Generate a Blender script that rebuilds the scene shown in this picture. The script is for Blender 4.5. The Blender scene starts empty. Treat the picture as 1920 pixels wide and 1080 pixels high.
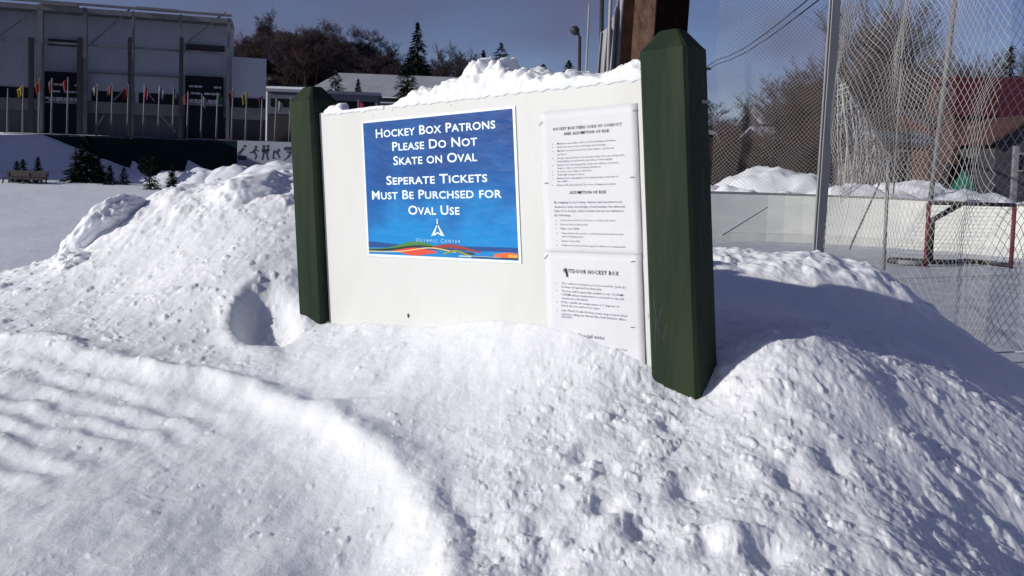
import bpy, math, random
import numpy as np
from mathutils import Vector, Matrix, noise as mnoise

# ------------------------------------------------------------------ camera, sky, sun, exposure
SC = bpy.context.scene
COL = SC.collection
F, CX, CY = 1500.0, 960.0, 362.0
CAM = np.array([0.0, 0.0, 1.9])
_p = math.atan(77 / 1500); _r = math.radians(1.8)
FW = np.array([0, math.cos(_p), -math.sin(_p)])
_R0 = np.array([1.0, 0, 0]); _U0 = np.cross(_R0, FW)
RT = _R0 * math.cos(_r) + _U0 * math.sin(_r)
UP = _U0 * math.cos(_r) - _R0 * math.sin(_r)
cd = bpy.data.cameras.new('camera'); cam = bpy.data.objects.new('camera', cd); COL.objects.link(cam)
cd.sensor_width = 36; cd.lens = 36 * F / 1920; cd.shift_y = -(540 - CY) / 1920
cd.clip_start = 0.05; cd.clip_end = 4000
cam.matrix_world = Matrix([[RT[i], UP[i], -FW[i], CAM[i]] for i in range(3)] + [[0, 0, 0, 1]])
SC.camera = cam

SUN_B, SUN_E = math.radians(21), math.radians(20.5)     # azimuth behind the left, elevation
SDIR = Vector((-math.cos(SUN_B) * math.cos(SUN_E), -math.sin(SUN_B) * math.cos(SUN_E), math.sin(SUN_E)))
sl = bpy.data.lights.new('sun', 'SUN'); sl.energy = 3.9; sl.angle = math.radians(0.5); sl.color = (1, 0.955, 0.87)
so = bpy.data.objects.new('sun', sl); COL.objects.link(so)
so.rotation_euler = SDIR.to_track_quat('Z', 'Y').to_euler(); so.location = (-20, -8, 12)
W = bpy.data.worlds.new('World'); SC.world = W; W.use_nodes = True
nt = W.node_tree; nt.nodes.clear()
wo = nt.nodes.new('ShaderNodeOutputWorld'); bg = nt.nodes.new('ShaderNodeBackground')
sky = nt.nodes.new('ShaderNodeTexSky'); sky.sky_type = 'NISHITA'; sky.sun_disc = False
sky.sun_elevation = SUN_E; sky.sun_rotation = math.atan2(SDIR.x, SDIR.y)
sky.altitude = 500; sky.air_density = 0.8; sky.dust_density = 0.25; sky.ozone_density = 1.6
tc = nt.nodes.new('ShaderNodeTexCoord'); mp = nt.nodes.new('ShaderNodeMapping'); mp.inputs['Scale'].default_value = (2.2, 2.2, 5.5)
cn = nt.nodes.new('ShaderNodeTexNoise'); cn.inputs['Scale'].default_value = 1.3; cn.inputs['Detail'].default_value = 6; cn.inputs['Roughness'].default_value = 0.52
cr = nt.nodes.new('ShaderNodeValToRGB'); cr.color_ramp.elements[0].position = 0.36; cr.color_ramp.elements[1].position = 0.66
cr.color_ramp.elements[0].color = (0, 0, 0, 1); cr.color_ramp.elements[1].color = (0.85, 0.85, 0.85, 1)
mx = nt.nodes.new('ShaderNodeMixRGB'); mx.inputs[2].default_value = (2.0, 1.98, 2.75, 1)
nt.links.new(tc.outputs['Generated'], mp.inputs[0]); nt.links.new(mp.outputs[0], cn.inputs[0]); nt.links.new(cn.outputs[0], cr.inputs[0])
nt.links.new(cr.outputs[0], mx.inputs[0]); nt.links.new(sky.outputs[0], mx.inputs[1])
tn = nt.nodes.new('ShaderNodeMixRGB'); tn.blend_type = 'MULTIPLY'; tn.inputs[0].default_value = 1; tn.inputs[2].default_value = (.92, .90, 1.12, 1)
nt.links.new(mx.outputs[0], tn.inputs[1]); nt.links.new(tn.outputs[0], bg.inputs[0]); bg.inputs[1].default_value = 0.06
nt.links.new(bg.outputs[0], wo.inputs[0])
SC.view_settings.view_transform = 'Standard'; SC.view_settings.look = 'None'
SC.view_settings.gamma = 1; SC.view_settings.exposure = 0.08
SC.cycles.max_bounces = 5; SC.cycles.diffuse_bounces = 3

rnd = random.Random(7)

# ------------------------------------------------------------------ helpers
def ray(px, py):
    d = FW + RT * (px - CX) / F + UP * (CY - py) / F
    return d
def at(px, py, Y):
    d = ray(px, py); return CAM + d * (Y / d[1])
def at_z(px, py, z):
    d = ray(px, py); return CAM + d * ((z - CAM[2]) / d[2])
class Plane:                                        # vertical facade plane: origin, direction along, up = z
    def __init__(s, o, ang):
        s.o = np.array(o, float); s.u = np.array([math.cos(ang), math.sin(ang), 0]); s.n = np.array([math.sin(ang), -math.cos(ang), 0])
    def hit(s, px, py):
        d = ray(px, py); t = ((s.o - CAM) @ s.n) / (d @ s.n); P = CAM + d * t
        return (P - s.o) @ s.u, P[2]
    def P(s, a, z, out=0.0):
        q = s.o + s.u * a + s.n * out; return np.array([q[0], q[1], z])

ROOT = {}
def V3(p): return Vector((float(p[0]), float(p[1]), float(p[2])))
class MB:
    def __init__(s): s.v = []; s.f = []; s.mi = []
    def add(s, vs, fs, mi=0):
        b = len(s.v); s.v += [tuple(float(c) for c in v) for v in vs]
        s.f += [tuple(b + i for i in f) for f in fs]; s.mi += [mi] * len(fs)
    def hexa(s, c8, mi=0):                          # 8 corners: bottom 4 ccw, top 4
        s.add(c8, [(3, 2, 1, 0), (4, 5, 6, 7), (0, 1, 5, 4), (1, 2, 6, 5), (2, 3, 7, 6), (3, 0, 4, 7)], mi)
    def box(s, c, size, rz=0.0, mi=0):
        x, y, z = [q / 2 for q in size]; cs, sn = math.cos(rz), math.sin(rz)
        pts = []
        for zz in (-z, z):
            for a, b in ((-x, -y), (x, -y), (x, y), (-x, y)):
                pts.append((c[0] + a * cs - b * sn, c[1] + a * sn + b * cs, c[2] + zz))
        s.hexa(pts, mi)
    def pbox(s, pl, a0, a1, z0, z1, o0, o1, mi=0):  # slab on a facade plane, out from o0 to o1
        pts = [pl.P(a, z, o) for z in (z0, z1) for a, o in ((a0, o1), (a1, o1), (a1, o0), (a0, o0))]
        s.hexa(pts, mi)
    def tube(s, pts, rad, n=6, mi=0, cap=True):
        pts = [V3(p) for p in pts]; m = len(pts)
        if not hasattr(rad, '__len__'): rad = [rad] * m
        rings = []
        ref = None
        for i, p in enumerate(pts):
            t = (pts[min(i + 1, m - 1)] - pts[max(i - 1, 0)]).normalized()
            if ref is None:
                ref = Vector((0, 0, 1)) if abs(t.z) < 0.9 else Vector((1, 0, 0))
            a = t.cross(ref)
            if a.length < 1e-4: a = t.orthogonal()
            a.normalize(); b = t.cross(a).normalized(); ref = -b if False else ref
            rings.append([p + (a * math.cos(2 * math.pi * k / n) + b * math.sin(2 * math.pi * k / n)) * rad[i] for k in range(n)])
        vs = [q for r_ in rings for q in r_]
        fs = [(i * n + k, i * n + (k + 1) % n, (i + 1) * n + (k + 1) % n, (i + 1) * n + k) for i in range(m - 1) for k in range(n)]
        if cap: fs += [tuple(range(n))[::-1], tuple((m - 1) * n + k for k in range(n))]
        s.add(vs, fs, mi)
    def bar(s, a, b, w, d=None, mi=0):
        s.tube([a, b], w / 2 * 1.2, 4, mi)
    def mesh(s, name, mats, off=(0, 0, 0), smooth=False):
        me = bpy.data.meshes.new(name)
        me.from_pydata([(v[0] - off[0], v[1] - off[1], v[2] - off[2]) for v in s.v], [], s.f)
        if not isinstance(mats, (list, tuple)): mats = [mats]
        for m in mats: me.materials.append(m)
        if len(mats) > 1: me.polygons.foreach_set('material_index', s.mi)
        if smooth: me.polygons.foreach_set('use_smooth', [True] * len(s.f))
        me.update(); return me
    def build(s, name, mats, parent=None, smooth=False):
        off = ROOT.get(parent.name, (0, 0, 0)) if parent else (0, 0, 0)
        me = s.mesh(name, mats, off, smooth)
        o = bpy.data.objects.new(name, me); COL.objects.link(o)
        if parent: o.parent = parent; ROOT[o.name] = off
        return o
def tag(o, label=None, cat=None, group=None, kind=None):
    if label: o['label'] = label
    if cat: o['category'] = cat
    if group: o['group'] = group
    if kind: o['kind'] = kind
    return o
def thing(name, loc, label, cat, group=None):
    o = bpy.data.objects.new(name, None); COL.objects.link(o); o.empty_display_size = 0.2
    o.location = tuple(float(c) for c in loc); ROOT[o.name] = tuple(float(c) for c in loc)
    return tag(o, label, cat, group)
def dup(root, loc, rz=0, sc=(1, 1, 1), label=None, group=None):
    r_ = root.copy(); COL.objects.link(r_); r_.location = tuple(float(c) for c in loc); r_.rotation_euler = (0, 0, rz); r_.scale = sc
    if label: r_['label'] = label
    if group: r_['group'] = group
    for ch in list(root.children):
        c = ch.copy(); COL.objects.link(c); c.parent = r_
        for g in list(ch.children):
            d = g.copy(); COL.objects.link(d); d.parent = c
    return r_

# ------------------------------------------------------------------ materials
def mat(name, col, rough=0.7, spec=0.3, metal=0.0, noise=None, bump=None, coords='Object'):
    m = bpy.data.materials.new(name); m.use_nodes = True; t = m.node_tree; b = t.nodes['Principled BSDF']
    b.inputs['Base Color'].default_value = (*col, 1); b.inputs['Roughness'].default_value = rough
    b.inputs['Specular IOR Level'].default_value = spec; b.inputs['Metallic'].default_value = metal
    c = t.nodes.new('ShaderNodeTexCoord')
    if noise:                                        # (scale, colour2, lo, hi[, stretch])
        mp_ = t.nodes.new('ShaderNodeMapping'); t.links.new(c.outputs[coords], mp_.inputs[0])
        if len(noise) > 4: mp_.inputs['Scale'].default_value = noise[4]
        n = t.nodes.new('ShaderNodeTexNoise'); n.inputs['Scale'].default_value = noise[0]; n.inputs['Detail'].default_value = 7; n.inputs['Roughness'].default_value = 0.62
        r_ = t.nodes.new('ShaderNodeValToRGB'); r_.color_ramp.elements[0].position = noise[2]; r_.color_ramp.elements[1].position = noise[3]
        r_.color_ramp.elements[0].color = (*col, 1); r_.color_ramp.elements[1].color = (*noise[1], 1)
        t.links.new(mp_.outputs[0], n.inputs[0]); t.links.new(n.outputs[0], r_.inputs[0]); t.links.new(r_.outputs[0], b.inputs['Base Color'])
    if bump:                                         # (scale, distance)
        n2 = t.nodes.new('ShaderNodeTexNoise'); n2.inputs['Scale'].default_value = bump[0]; n2.inputs['Detail'].default_value = 6
        t.links.new(mp_.outputs[0] if noise and len(noise) > 4 else c.outputs[coords], n2.inputs[0])
        bp = t.nodes.new('ShaderNodeBump'); bp.inputs['Distance'].default_value = bump[1]; bp.inputs['Strength'].default_value = 1
        t.links.new(n2.outputs[0], bp.inputs['Height']); t.links.new(bp.outputs[0], b.inputs['Normal'])
    return m

def snow_mat(name, glints=True, col=(0.80, 0.82, 0.86), grain=0.0022, gs=260):
    m = bpy.data.materials.new(name); m.use_nodes = True; t = m.node_tree; b = t.nodes['Principled BSDF']
    c = t.nodes.new('ShaderNodeTexCoord')
    n = t.nodes.new('ShaderNodeTexNoise'); n.inputs['Scale'].default_value = 3.0; n.inputs['Detail'].default_value = 5
    r_ = t.nodes.new('ShaderNodeValToRGB'); r_.color_ramp.elements[0].position = 0.3; r_.color_ramp.elements[1].position = 0.7
    r_.color_ramp.elements[0].color = (col[0] * .95, col[1] * .955, col[2] * .97, 1); r_.color_ramp.elements[1].color = (*col, 1)
    t.links.new(c.outputs['Object'], n.inputs[0]); t.links.new(n.outputs[0], r_.inputs[0]); t.links.new(r_.outputs[0], b.inputs['Base Color'])
    b.inputs['Roughness'].default_value = 0.6; b.inputs['Specular IOR Level'].default_value = 0.2
    if glints:
        b.inputs['Subsurface Weight'].default_value = 0.55; b.inputs['Subsurface Radius'].default_value = (1.0, .95, .9); b.inputs['Subsurface Scale'].default_value = 0.014
    n2 = t.nodes.new('ShaderNodeTexNoise'); n2.inputs['Scale'].default_value = gs; n2.inputs['Detail'].default_value = 5; n2.inputs['Roughness'].default_value = 0.75
    t.links.new(c.outputs['Object'], n2.inputs[0])
    n3 = t.nodes.new('ShaderNodeTexNoise'); n3.inputs['Scale'].default_value = gs * 0.2; n3.inputs['Detail'].default_value = 4; n3.inputs['Roughness'].default_value = 0.6
    t.links.new(c.outputs['Object'], n3.inputs[0])
    bp = t.nodes.new('ShaderNodeBump'); bp.inputs['Distance'].default_value = grain; bp.inputs['Strength'].default_value = 0.55
    bp2 = t.nodes.new('ShaderNodeBump'); bp2.inputs['Distance'].default_value = grain * 3; bp2.inputs['Strength'].default_value = 0.35
    t.links.new(n3.outputs[0], bp2.inputs['Height']); t.links.new(n2.outputs[0], bp.inputs['Height']); t.links.new(bp2.outputs[0], bp.inputs['Normal'])
    t.links.new(bp.outputs[0], b.inputs['Normal'])
    if glints:                                       # crystals: each cell has its own facet direction, few of them mirror the sun
        vo = t.nodes.new('ShaderNodeTexVoronoi'); vo.inputs['Scale'].default_value = 420
        t.links.new(c.outputs['Object'], vo.inputs['Vector'])
        sub = t.nodes.new('ShaderNodeVectorMath'); sub.operation = 'SUBTRACT'; sub.inputs[1].default_value = (.5, .5, .5)
        sc_ = t.nodes.new('ShaderNodeVectorMath'); sc_.operation = 'SCALE'; sc_.inputs['Scale'].default_value = 2.2
        ge = t.nodes.new('ShaderNodeNewGeometry')
        ad = t.nodes.new('ShaderNodeVectorMath'); ad.operation = 'ADD'; no = t.nodes.new('ShaderNodeVectorMath'); no.operation = 'NORMALIZE'
        t.links.new(vo.outputs['Color'], sub.inputs[0]); t.links.new(sub.outputs[0], sc_.inputs[0]); t.links.new(sc_.outputs[0], ad.inputs[0])
        t.links.new(ge.outputs['Normal'], ad.inputs[1]); t.links.new(ad.outputs[0], no.inputs[0])
        gl = t.nodes.new('ShaderNodeBsdfGlossy'); gl.inputs['Roughness'].default_value = 0.12; t.links.new(no.outputs[0], gl.inputs['Normal'])
        sep = t.nodes.new('ShaderNodeSeparateColor'); t.links.new(vo.outputs['Color'], sep.inputs[0])
        th = t.nodes.new('ShaderNodeMath'); th.operation = 'GREATER_THAN'; th.inputs[1].default_value = 0.90; t.links.new(sep.outputs[0], th.inputs[0])
        gc = t.nodes.new('ShaderNodeMixRGB'); gc.inputs[1].default_value = (0, 0, 0, 1); gc.inputs[2].default_value = (.16, .16, .16, 1)
        t.links.new(th.outputs[0], gc.inputs[0]); t.links.new(gc.outputs[0], gl.inputs['Color'])
        ms = t.nodes.new('ShaderNodeAddShader'); t.links.new(b.outputs[0], ms.inputs[0]); t.links.new(gl.outputs[0], ms.inputs[1])
        t.links.new(ms.outputs[0], t.nodes['Material Output'].inputs[0])
    return m
M = {}
M['snow'] = snow_mat('snow')
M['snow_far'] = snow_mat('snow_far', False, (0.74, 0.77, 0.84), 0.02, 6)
M['snow_pile'] = snow_mat('snow_pile', True, (0.76, 0.78, 0.82), 0.0016, 220)
M['ice'] = mat('rink_ice', (0.34, 0.365, 0.43), 0.5, 0.3, noise=(2.6, (0.50, 0.53, 0.60), 0.40, 0.66, (1, 1, 1)), bump=(14, 0.006))
M['green'] = mat('green_paint', (0.026, 0.038, 0.022), 0.6, 0.08, noise=(16, (0.013, 0.026, 0.017), 0.40, 0.64, (1, 1, 0.14)), bump=(38, 0.003))
M['board'] = mat('white_board_paint', (0.605, 0.615, 0.61), 0.5, 0.3, noise=(5, (0.555, 0.56, 0.54), 0.48, 0.74, (1, 1, .4)), bump=(90, 0.0006))
M['board_edge'] = mat('board_edge', (0.62, 0.58, 0.50), 0.8)
M['paper'] = mat('paper', (0.615, 0.62, 0.65), 0.6, 0.25, noise=(5, (0.58, 0.585, 0.62), 0.4, 0.7), bump=(12, 0.003))
M['ink'] = mat('black_ink', (0.035, 0.035, 0.045), 0.7)
M['inkb'] = mat('grey_ink', (0.10, 0.10, 0.13), 0.7)
M['metal'] = mat('staple_metal', (0.22, 0.20, 0.19), 0.4, 0.5, 0.6)
M['wtext'] = mat('white_print', (0.72, 0.85, 0.92), 0.5)
M['ltext'] = mat('pale_blue_print', (0.30, 0.58, 0.85), 0.5)
M['white'] = mat('white_border', (0.75, 0.82, 0.88), 0.4)
M['rust'] = mat('rusted_steel', (0.050, 0.026, 0.020), 0.9, 0.1, noise=(18, (0.105, 0.072, 0.052), 0.42, 0.66, (1, 1, .6)), bump=(70, 0.004))
M['rustd'] = mat('dark_and_shaded_rust', (0.010, 0.005, 0.004), 0.95, 0.03, noise=(20, (0.018, 0.009, 0.007), 0.4, 0.7), bump=(70, 0.004))  # dark rust; shade of the column's right face put into the colour
M['galv'] = mat('galvanised_steel', (0.30, 0.30, 0.31), 0.55, 0.3, 0.0, noise=(8, (0.24, 0.24, 0.26), 0.4, 0.7, (1, 1, .2)))
M['net'] = mat('net_cord', (0.42, 0.415, 0.41), 0.8)
M['netdark'] = mat('dark_cord', (0.10, 0.10, 0.11), 0.8)
M['sheet'] = mat('white_sheet', (0.30, 0.30, 0.33), 0.7, 0.1, noise=(10, (0.24, 0.24, 0.27), 0.4, 0.7, (1, 1, .1)))
M['rinkb'] = mat('rink_board_plastic', (0.66, 0.67, 0.64), 0.45, 0.4, noise=(1.2, (0.56, 0.58, 0.57), 0.4, 0.7, (1, 1, 3)), bump=(6, .004))
M['yel'] = mat('kick_plastic', (0.60, 0.61, 0.58), 0.5, noise=(2, (0.48, 0.49, 0.50), 0.4, 0.7))
M['red'] = mat('red_paint', (0.15, 0.032, 0.036), 0.6, 0.15, noise=(14, (0.075, 0.03, 0.03), 0.4, 0.7))
M['dark'] = mat('dark_padding', (0.03, 0.028, 0.035), 0.7, noise=(8, (0.07, 0.06, 0.06), 0.45, 0.7))
M['clad'] = mat('grey_cladding', (0.38, 0.41, 0.48), 0.9, 0.05, noise=(2.5, (0.33, 0.36, 0.42), 0.35, 0.7, (3, 3, .3)))
M['annex'] = mat('annex_cladding', (0.15, 0.16, 0.20), 0.9, 0.05, noise=(2.5, (0.12, 0.13, 0.165), 0.35, 0.7, (3, 3, .3)))
M['clad2'] = mat('lower_cladding', (0.13, 0.13, 0.155), 0.7, noise=(0.4, (0.10, 0.10, 0.125), 0.4, 0.7))
M['steel'] = mat('pale_steel', (0.20, 0.20, 0.215), 0.8, 0.1, noise=(1.5, (0.15, 0.15, 0.165), 0.4, 0.7))
M['glassd'] = mat('dark_glass', (0.006, 0.008, 0.013), 0.5, 0.15)
M['louvre'] = mat('dark_louvre', (0.035, 0.036, 0.042), 0.8)
M['lit'] = mat('pale_lettering', (0.42, 0.42, 0.47), 0.7)
M['greenwall'] = mat('dark_green_screen', (0.008, 0.026, 0.021), 0.9, 0.03, noise=(0.7, (0.005, 0.017, 0.015), 0.4, 0.7), bump=(3, .03))
M['pict'] = mat('pictogram_blue', (0.03, 0.04, 0.07), 0.7)
M['panelw'] = mat('pictogram_board_white', (0.27, 0.29, 0.35), 0.6)
M['needle'] = mat('dark_needles', (0.007, 0.012, 0.009), 0.9, 0.05, noise=(0.9, (0.014, 0.021, 0.013), 0.4, 0.7))
M['bark'] = mat('bark', (0.030, 0.024, 0.025), 0.9, 0.05, noise=(2, (0.05, 0.04, 0.04), 0.4, 0.7))
M['twig'] = mat('twigs', (0.048, 0.038, 0.048), 0.9, 0.05, noise=(0.5, (0.070, 0.056, 0.066), 0.4, 0.7))  # lifted towards purple: distance haze put into the colour
M['twigr'] = mat('brown_twigs', (0.062, 0.043, 0.040), 0.9, 0.05, noise=(0.5, (0.090, 0.062, 0.056), 0.4, 0.7))
M['wood'] = mat('weathered_wood', (0.045, 0.032, 0.035), 0.8)
M['hill'] = mat('wooded_slope', (0.040, 0.034, 0.042), 0.95, 0.05, noise=(0.11, (0.24, 0.24, 0.29), 0.58, 0.72), bump=(0.6, .5))
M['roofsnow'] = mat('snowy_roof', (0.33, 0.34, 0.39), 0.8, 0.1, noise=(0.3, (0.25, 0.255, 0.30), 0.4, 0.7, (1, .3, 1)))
M['dwall'] = mat('dark_wall', (0.04, 0.038, 0.045), 0.8, noise=(0.6, (0.06, 0.055, 0.06), 0.4, 0.7))
M['maroon'] = mat('maroon_roof', (0.060, 0.012, 0.020), 0.8, 0.1, noise=(1.1, (0.042, 0.010, 0.015), 0.4, 0.7, (1, 1, 1)))
M['brownwall'] = mat('brown_siding', (0.070, 0.030, 0.026), 0.8, noise=(1.4, (0.042, 0.020, 0.019), 0.4, 0.7, (.3, .3, 4)))
M['orange'] = mat('orange_brown_siding', (0.15, 0.062, 0.024), 0.8, noise=(1.4, (0.09, 0.038, 0.017), 0.4, 0.7, (.3, .3, 4)))
M['bluegrey'] = mat('blue_grey_siding', (0.095, 0.115, 0.145), 0.7, noise=(0.8, (0.075, 0.09, 0.115), 0.4, 0.7))
M['trim'] = mat('pale_trim', (0.20, 0.20, 0.21), 0.7)
M['tarp'] = mat('green_tarp', (0.01, 0.085, 0.06), 0.7, 0.2, bump=(3, .1))
M['tan'] = mat('tan_canvas', (0.12, 0.095, 0.078), 0.8, bump=(3, .05))
M['wire'] = mat('wire', (0.02, 0.02, 0.03), 0.6)
M['dmetal'] = mat('dark_painted_metal', (0.03, 0.03, 0.04), 0.5)

# ------------------------------------------------------------------ numpy noise
_rs = np.random.RandomState(3)
_perm = _rs.permutation(256); _perm = np.concatenate([_perm, _perm])
_ang = _rs.rand(256) * 2 * np.pi; _gx, _gy = np.cos(_ang), np.sin(_ang)
def pn(x, y):
    xi = np.floor(x).astype(int); yi = np.floor(y).astype(int); xf = x - xi; yf = y - yi
    u = xf ** 3 * (xf * (xf * 6 - 15) + 10); v = yf ** 3 * (yf * (yf * 6 - 15) + 10)
    def g(a, b):
        h = _perm[_perm[(xi + a) & 255] + ((yi + b) & 255)]; return _gx[h] * (xf - a) + _gy[h] * (yf - b)
    return ((g(0, 0) * (1 - u) + g(1, 0) * u) * (1 - v) + (g(0, 1) * (1 - u) + g(1, 1) * u) * v) * 1.5
def fbm(x, y, o=4, l=2.1, g=0.5):
    s = 0; a = 1; n = 0
    for i in range(o): s = s + a * pn(x + 17.3 * i, y - 9.1 * i); n += a; a *= g; x = x * l; y = y * l
    return s / n
def billow(x, y, o=3, g=0.5):
    s = 0; a = 1; n = 0
    for i in range(o): s = s + a * (1 - 2 * np.abs(pn(x + 31 * i, y + 7 * i))) ; n += a; a *= g; x = x * 2.15; y = y * 2.15
    return s / n
def puffs(x, y, seed=0):                            # rounded clods: F1 of a jittered grid
    xi = np.floor(x).astype(int); yi = np.floor(y).astype(int); best = np.full(x.shape, 9.0)
    for a in (-1, 0, 1):
        for b in (-1, 0, 1):
            h = _perm[(_perm[(xi + a + seed) & 255] + yi + b) & 255]; h2 = _perm[(h + 91) & 255]; h3 = _perm[(h + 17) & 255]
            cx_ = xi + a + h / 256.0; cy_ = yi + b + h2 / 256.0; r_ = 0.35 + 0.55 * h3 / 256.0
            d = ((x - cx_) ** 2 + (y - cy_) ** 2) / (r_ * r_); best = np.minimum(best, d)
    return np.clip(1 - best, 0, 1) ** .9
def crumbs(x, y, seed, thr):                        # sparse broken bits, most cells empty
    xi = np.floor(x).astype(int); yi = np.floor(y).astype(int); out = np.zeros(x.shape)
    for a in (-1, 0, 1):
        for b in (-1, 0, 1):
            h = _perm[(_perm[(xi + a + seed) & 255] + yi + b) & 255]; h2 = _perm[(h + 91) & 255]; h3 = _perm[(h + 17) & 255]; h4 = _perm[(h + 143) & 255]
            r_ = 0.18 + 0.5 * (h3 / 256.0) ** 2; dx = x - (xi + a + h / 256.0); dy = y - (yi + b + h2 / 256.0)
            d = (np.abs(dx) ** 2.6 + np.abs(dy * (.7 + h3 / 400.)) ** 2.6) / r_ ** 2.6; out = np.maximum(out, np.where(h4 < thr * 256, np.clip(1 - d, 0, 1) ** .6 * r_, 0))
    return out
def sstep(a, b, x): t = np.clip((x - a) / (b - a), 0, 1); return t * t * (3 - 2 * t)

# ------------------------------------------------------------------ notice board frame
BO = np.array([-0.48227712, 1.9851175, 1.9806641])
BM = np.array([[0.79101464, 0.60744955, -0.07280712], [-0.60775138, 0.79386307, 0.02048601], [0.0702431, 0.02804389, 0.99713562]])
BU, BN, BV = BM[:, 0], BM[:, 1], BM[:, 2]
def bpt(u, v, n=0.0): return BO + BU * u - BV * v + BN * n       # u right, v down, n behind the face
def on_board(px, py):
    d = ray(px, py); t = ((BO - CAM) @ BN) / (d @ BN); P = CAM + d * t - BO
    return P @ BU, -(P @ BV)
def bw(px, py): u, v = on_board(px, py); return bpt(u, v)

# ------------------------------------------------------------------ terrain: the snow mound from measured points
cp = []
for px, py, Y in [(-500, 1080, 1.02), (0, 1080, .95), (300, 1080, .96), (640, 1080, 1.00), (780, 1080, .985), (960, 1080, .95), (1400, 1080, .92), (1700, 1020, 1.02), (1920, 1080, 1.09), (2300, 1080, 1.35),
                  (0, 850, 1.30), (300, 850, 1.31), (500, 850, 1.29), (0, 640, 1.93), (400, 700, 1.66), (200, 560, 2.25), (0, 515, 2.85), (-400, 520, 2.9), (-900, 540, 2.9),
                  (120, 480, 2.8), (200, 425, 2.95), (280, 368, 3.0), (390, 342, 3.05), (480, 335, 3.05), (550, 322, 3.05), (320, 500, 2.35), (450, 500, 2.2), (540, 440, 2.4),
                  (430, 620, 1.92), (540, 660, 1.78), (700, 650, 1.72), (850, 640, 1.62), (950, 660, 1.52), (1080, 720, 1.4),
                  (1200, 900, 1.12), (1100, 780, 1.3), (900, 740, 1.42), (700, 790, 1.36), (800, 900, 1.19), (600, 950, 1.15), (550, 740, 1.55),
                  (1385, 662, 1.42), (1440, 622, 1.46), (1530, 622, 1.49), (1620, 668, 1.47), (1500, 800, 1.24), (1850, 900, 1.27), (1920, 800, 1.47), (1740, 790, 1.36),
                  (1920, 692, 1.98), (1800, 640, 2.15), (1720, 595, 2.3), (1660, 520, 2.5), (1600, 488, 2.6), (1500, 470, 2.65), (1400, 475, 2.65), (1450, 570, 2.1), (1620, 600, 2.05), (1340, 560, 2.1)]:
    cp.append(at(px, py, Y))
for px, py in [(620, 604), (700, 608), (780, 612), (830, 608), (930, 602), (1030, 614), (1130, 643), (1225, 690)]:
    P = bw(px, py); cp.append(P); cp.append(P + np.array([BN[0], BN[1], 0]) * 0.2 + np.array([0, 0, .02]))
cp.append(bw(1308, 746)); cp.append(bw(566, 572))
cp += [np.array(q) for q in [(0, .55, 1.28), (-1, .5, 1.2), (1, .5, 1.15), (0, 0, .8), (0, -1.2, .5), (-2, -1, .5), (2, -1, .45), (-3, 1, .9), (3, 1, .5),
       (-1.2, 4.0, 1.0), (-2.2, 3.9, .8), (-3.4, 3.6, .5), (0, 4.3, .9), (-.3, 3.1, 1.6), (.35, 3.0, 1.6), (1.3, 3.6, .85), (2.0, 3.0, .75), (2.2, 2.3, .8), (2.6, 1.6, .7), (3.2, 3.4, .1),
       (0, 5.6, .2), (-2, 5.6, .1), (2, 5.2, 0.05), (-4.5, 3, .25), (-5, 5.5, 0), (5, 5, 0), (5, 0, 0), (-5, -1, .2), (0, -4, 0), (-5, -4, 0), (5, -4, 0)]]
cp = np.array(cp)
def _tps(r2): return np.where(r2 > 0, r2 * np.log(r2 + 1e-12) * .5, 0)
_n = len(cp); _K = _tps(((cp[:, None, :2] - cp[None, :, :2]) ** 2).sum(-1)) + np.eye(_n) * 0.003
_P = np.hstack([np.ones((_n, 1)), cp[:, :2]]); _A = np.block([[_K, _P], [_P.T, np.zeros((3, 3))]])
_w = np.linalg.solve(_A, np.concatenate([cp[:, 2], np.zeros(3)]))
def base_h(x, y):
    x = np.asarray(x, float); y = np.asarray(y, float); out = _w[_n] + _w[_n + 1] * x + _w[_n + 2] * y
    for i in range(_n): out = out + _w[i] * _tps((x - cp[i, 0]) ** 2 + (y - cp[i, 1]) ** 2)
    r_ = np.hypot(x, y - 1.5); out = out * (1 - sstep(3.2, 5.6, r_))
    return np.maximum(out, 0)
def hit(px, py, lo=0.7, hi=6.0):
    d = ray(px, py); t = np.linspace(lo, hi, 1500); P = CAM + d[None] * t[:, None]
    h = base_h(P[:, 0], P[:, 1]); k = np.argmax(P[:, 2] < h); return P[k]
def poly_dist(x, y, pts):                           # signed distance (left side positive) and parameter
    best = np.full(x.shape, 1e9); sg = np.ones(x.shape); tt = np.zeros(x.shape); L = 0
    for a, b in zip(pts[:-1], pts[1:]):
        d = b - a; l = np.hypot(*d); t = np.clip(((x - a[0]) * d[0] + (y - a[1]) * d[1]) / (l * l), 0, 1)
        qx = x - a[0] - t * d[0]; qy = y - a[1] - t * d[1]; r_ = np.hypot(qx, qy); m = r_ < best
        best = np.where(m, r_, best); sg = np.where(m, np.sign(d[0] * qy - d[1] * qx), sg); tt = np.where(m, L + t * l, tt); L += l
    return best, sg, tt, L
def smooth_poly(px_pts, n=5):
    P = np.array([hit(*q)[:2] for q in px_pts])
    for _ in range(2):
        Q = [P[0]]
        for a, b in zip(P[:-1], P[1:]): Q += [a * .75 + b * .25, a * .25 + b * .75]
        P = np.array(Q + [P[-1]])
    return P
ridge = smooth_poly([(-500, 560), (-150, 590), (0, 625), (130, 660), (330, 705), (480, 732), (590, 775), (680, 822), (755, 895), (800, 965), (835, 1040), (870, 1120), (910, 1230)])
ridge2 = smooth_poly([(800, 880), (870, 930), (950, 965), (1040, 985), (1150, 1000)])
holeP = hit(505, 600); blockP = [hit(*q) for q in [(600, 860)]]
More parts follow.
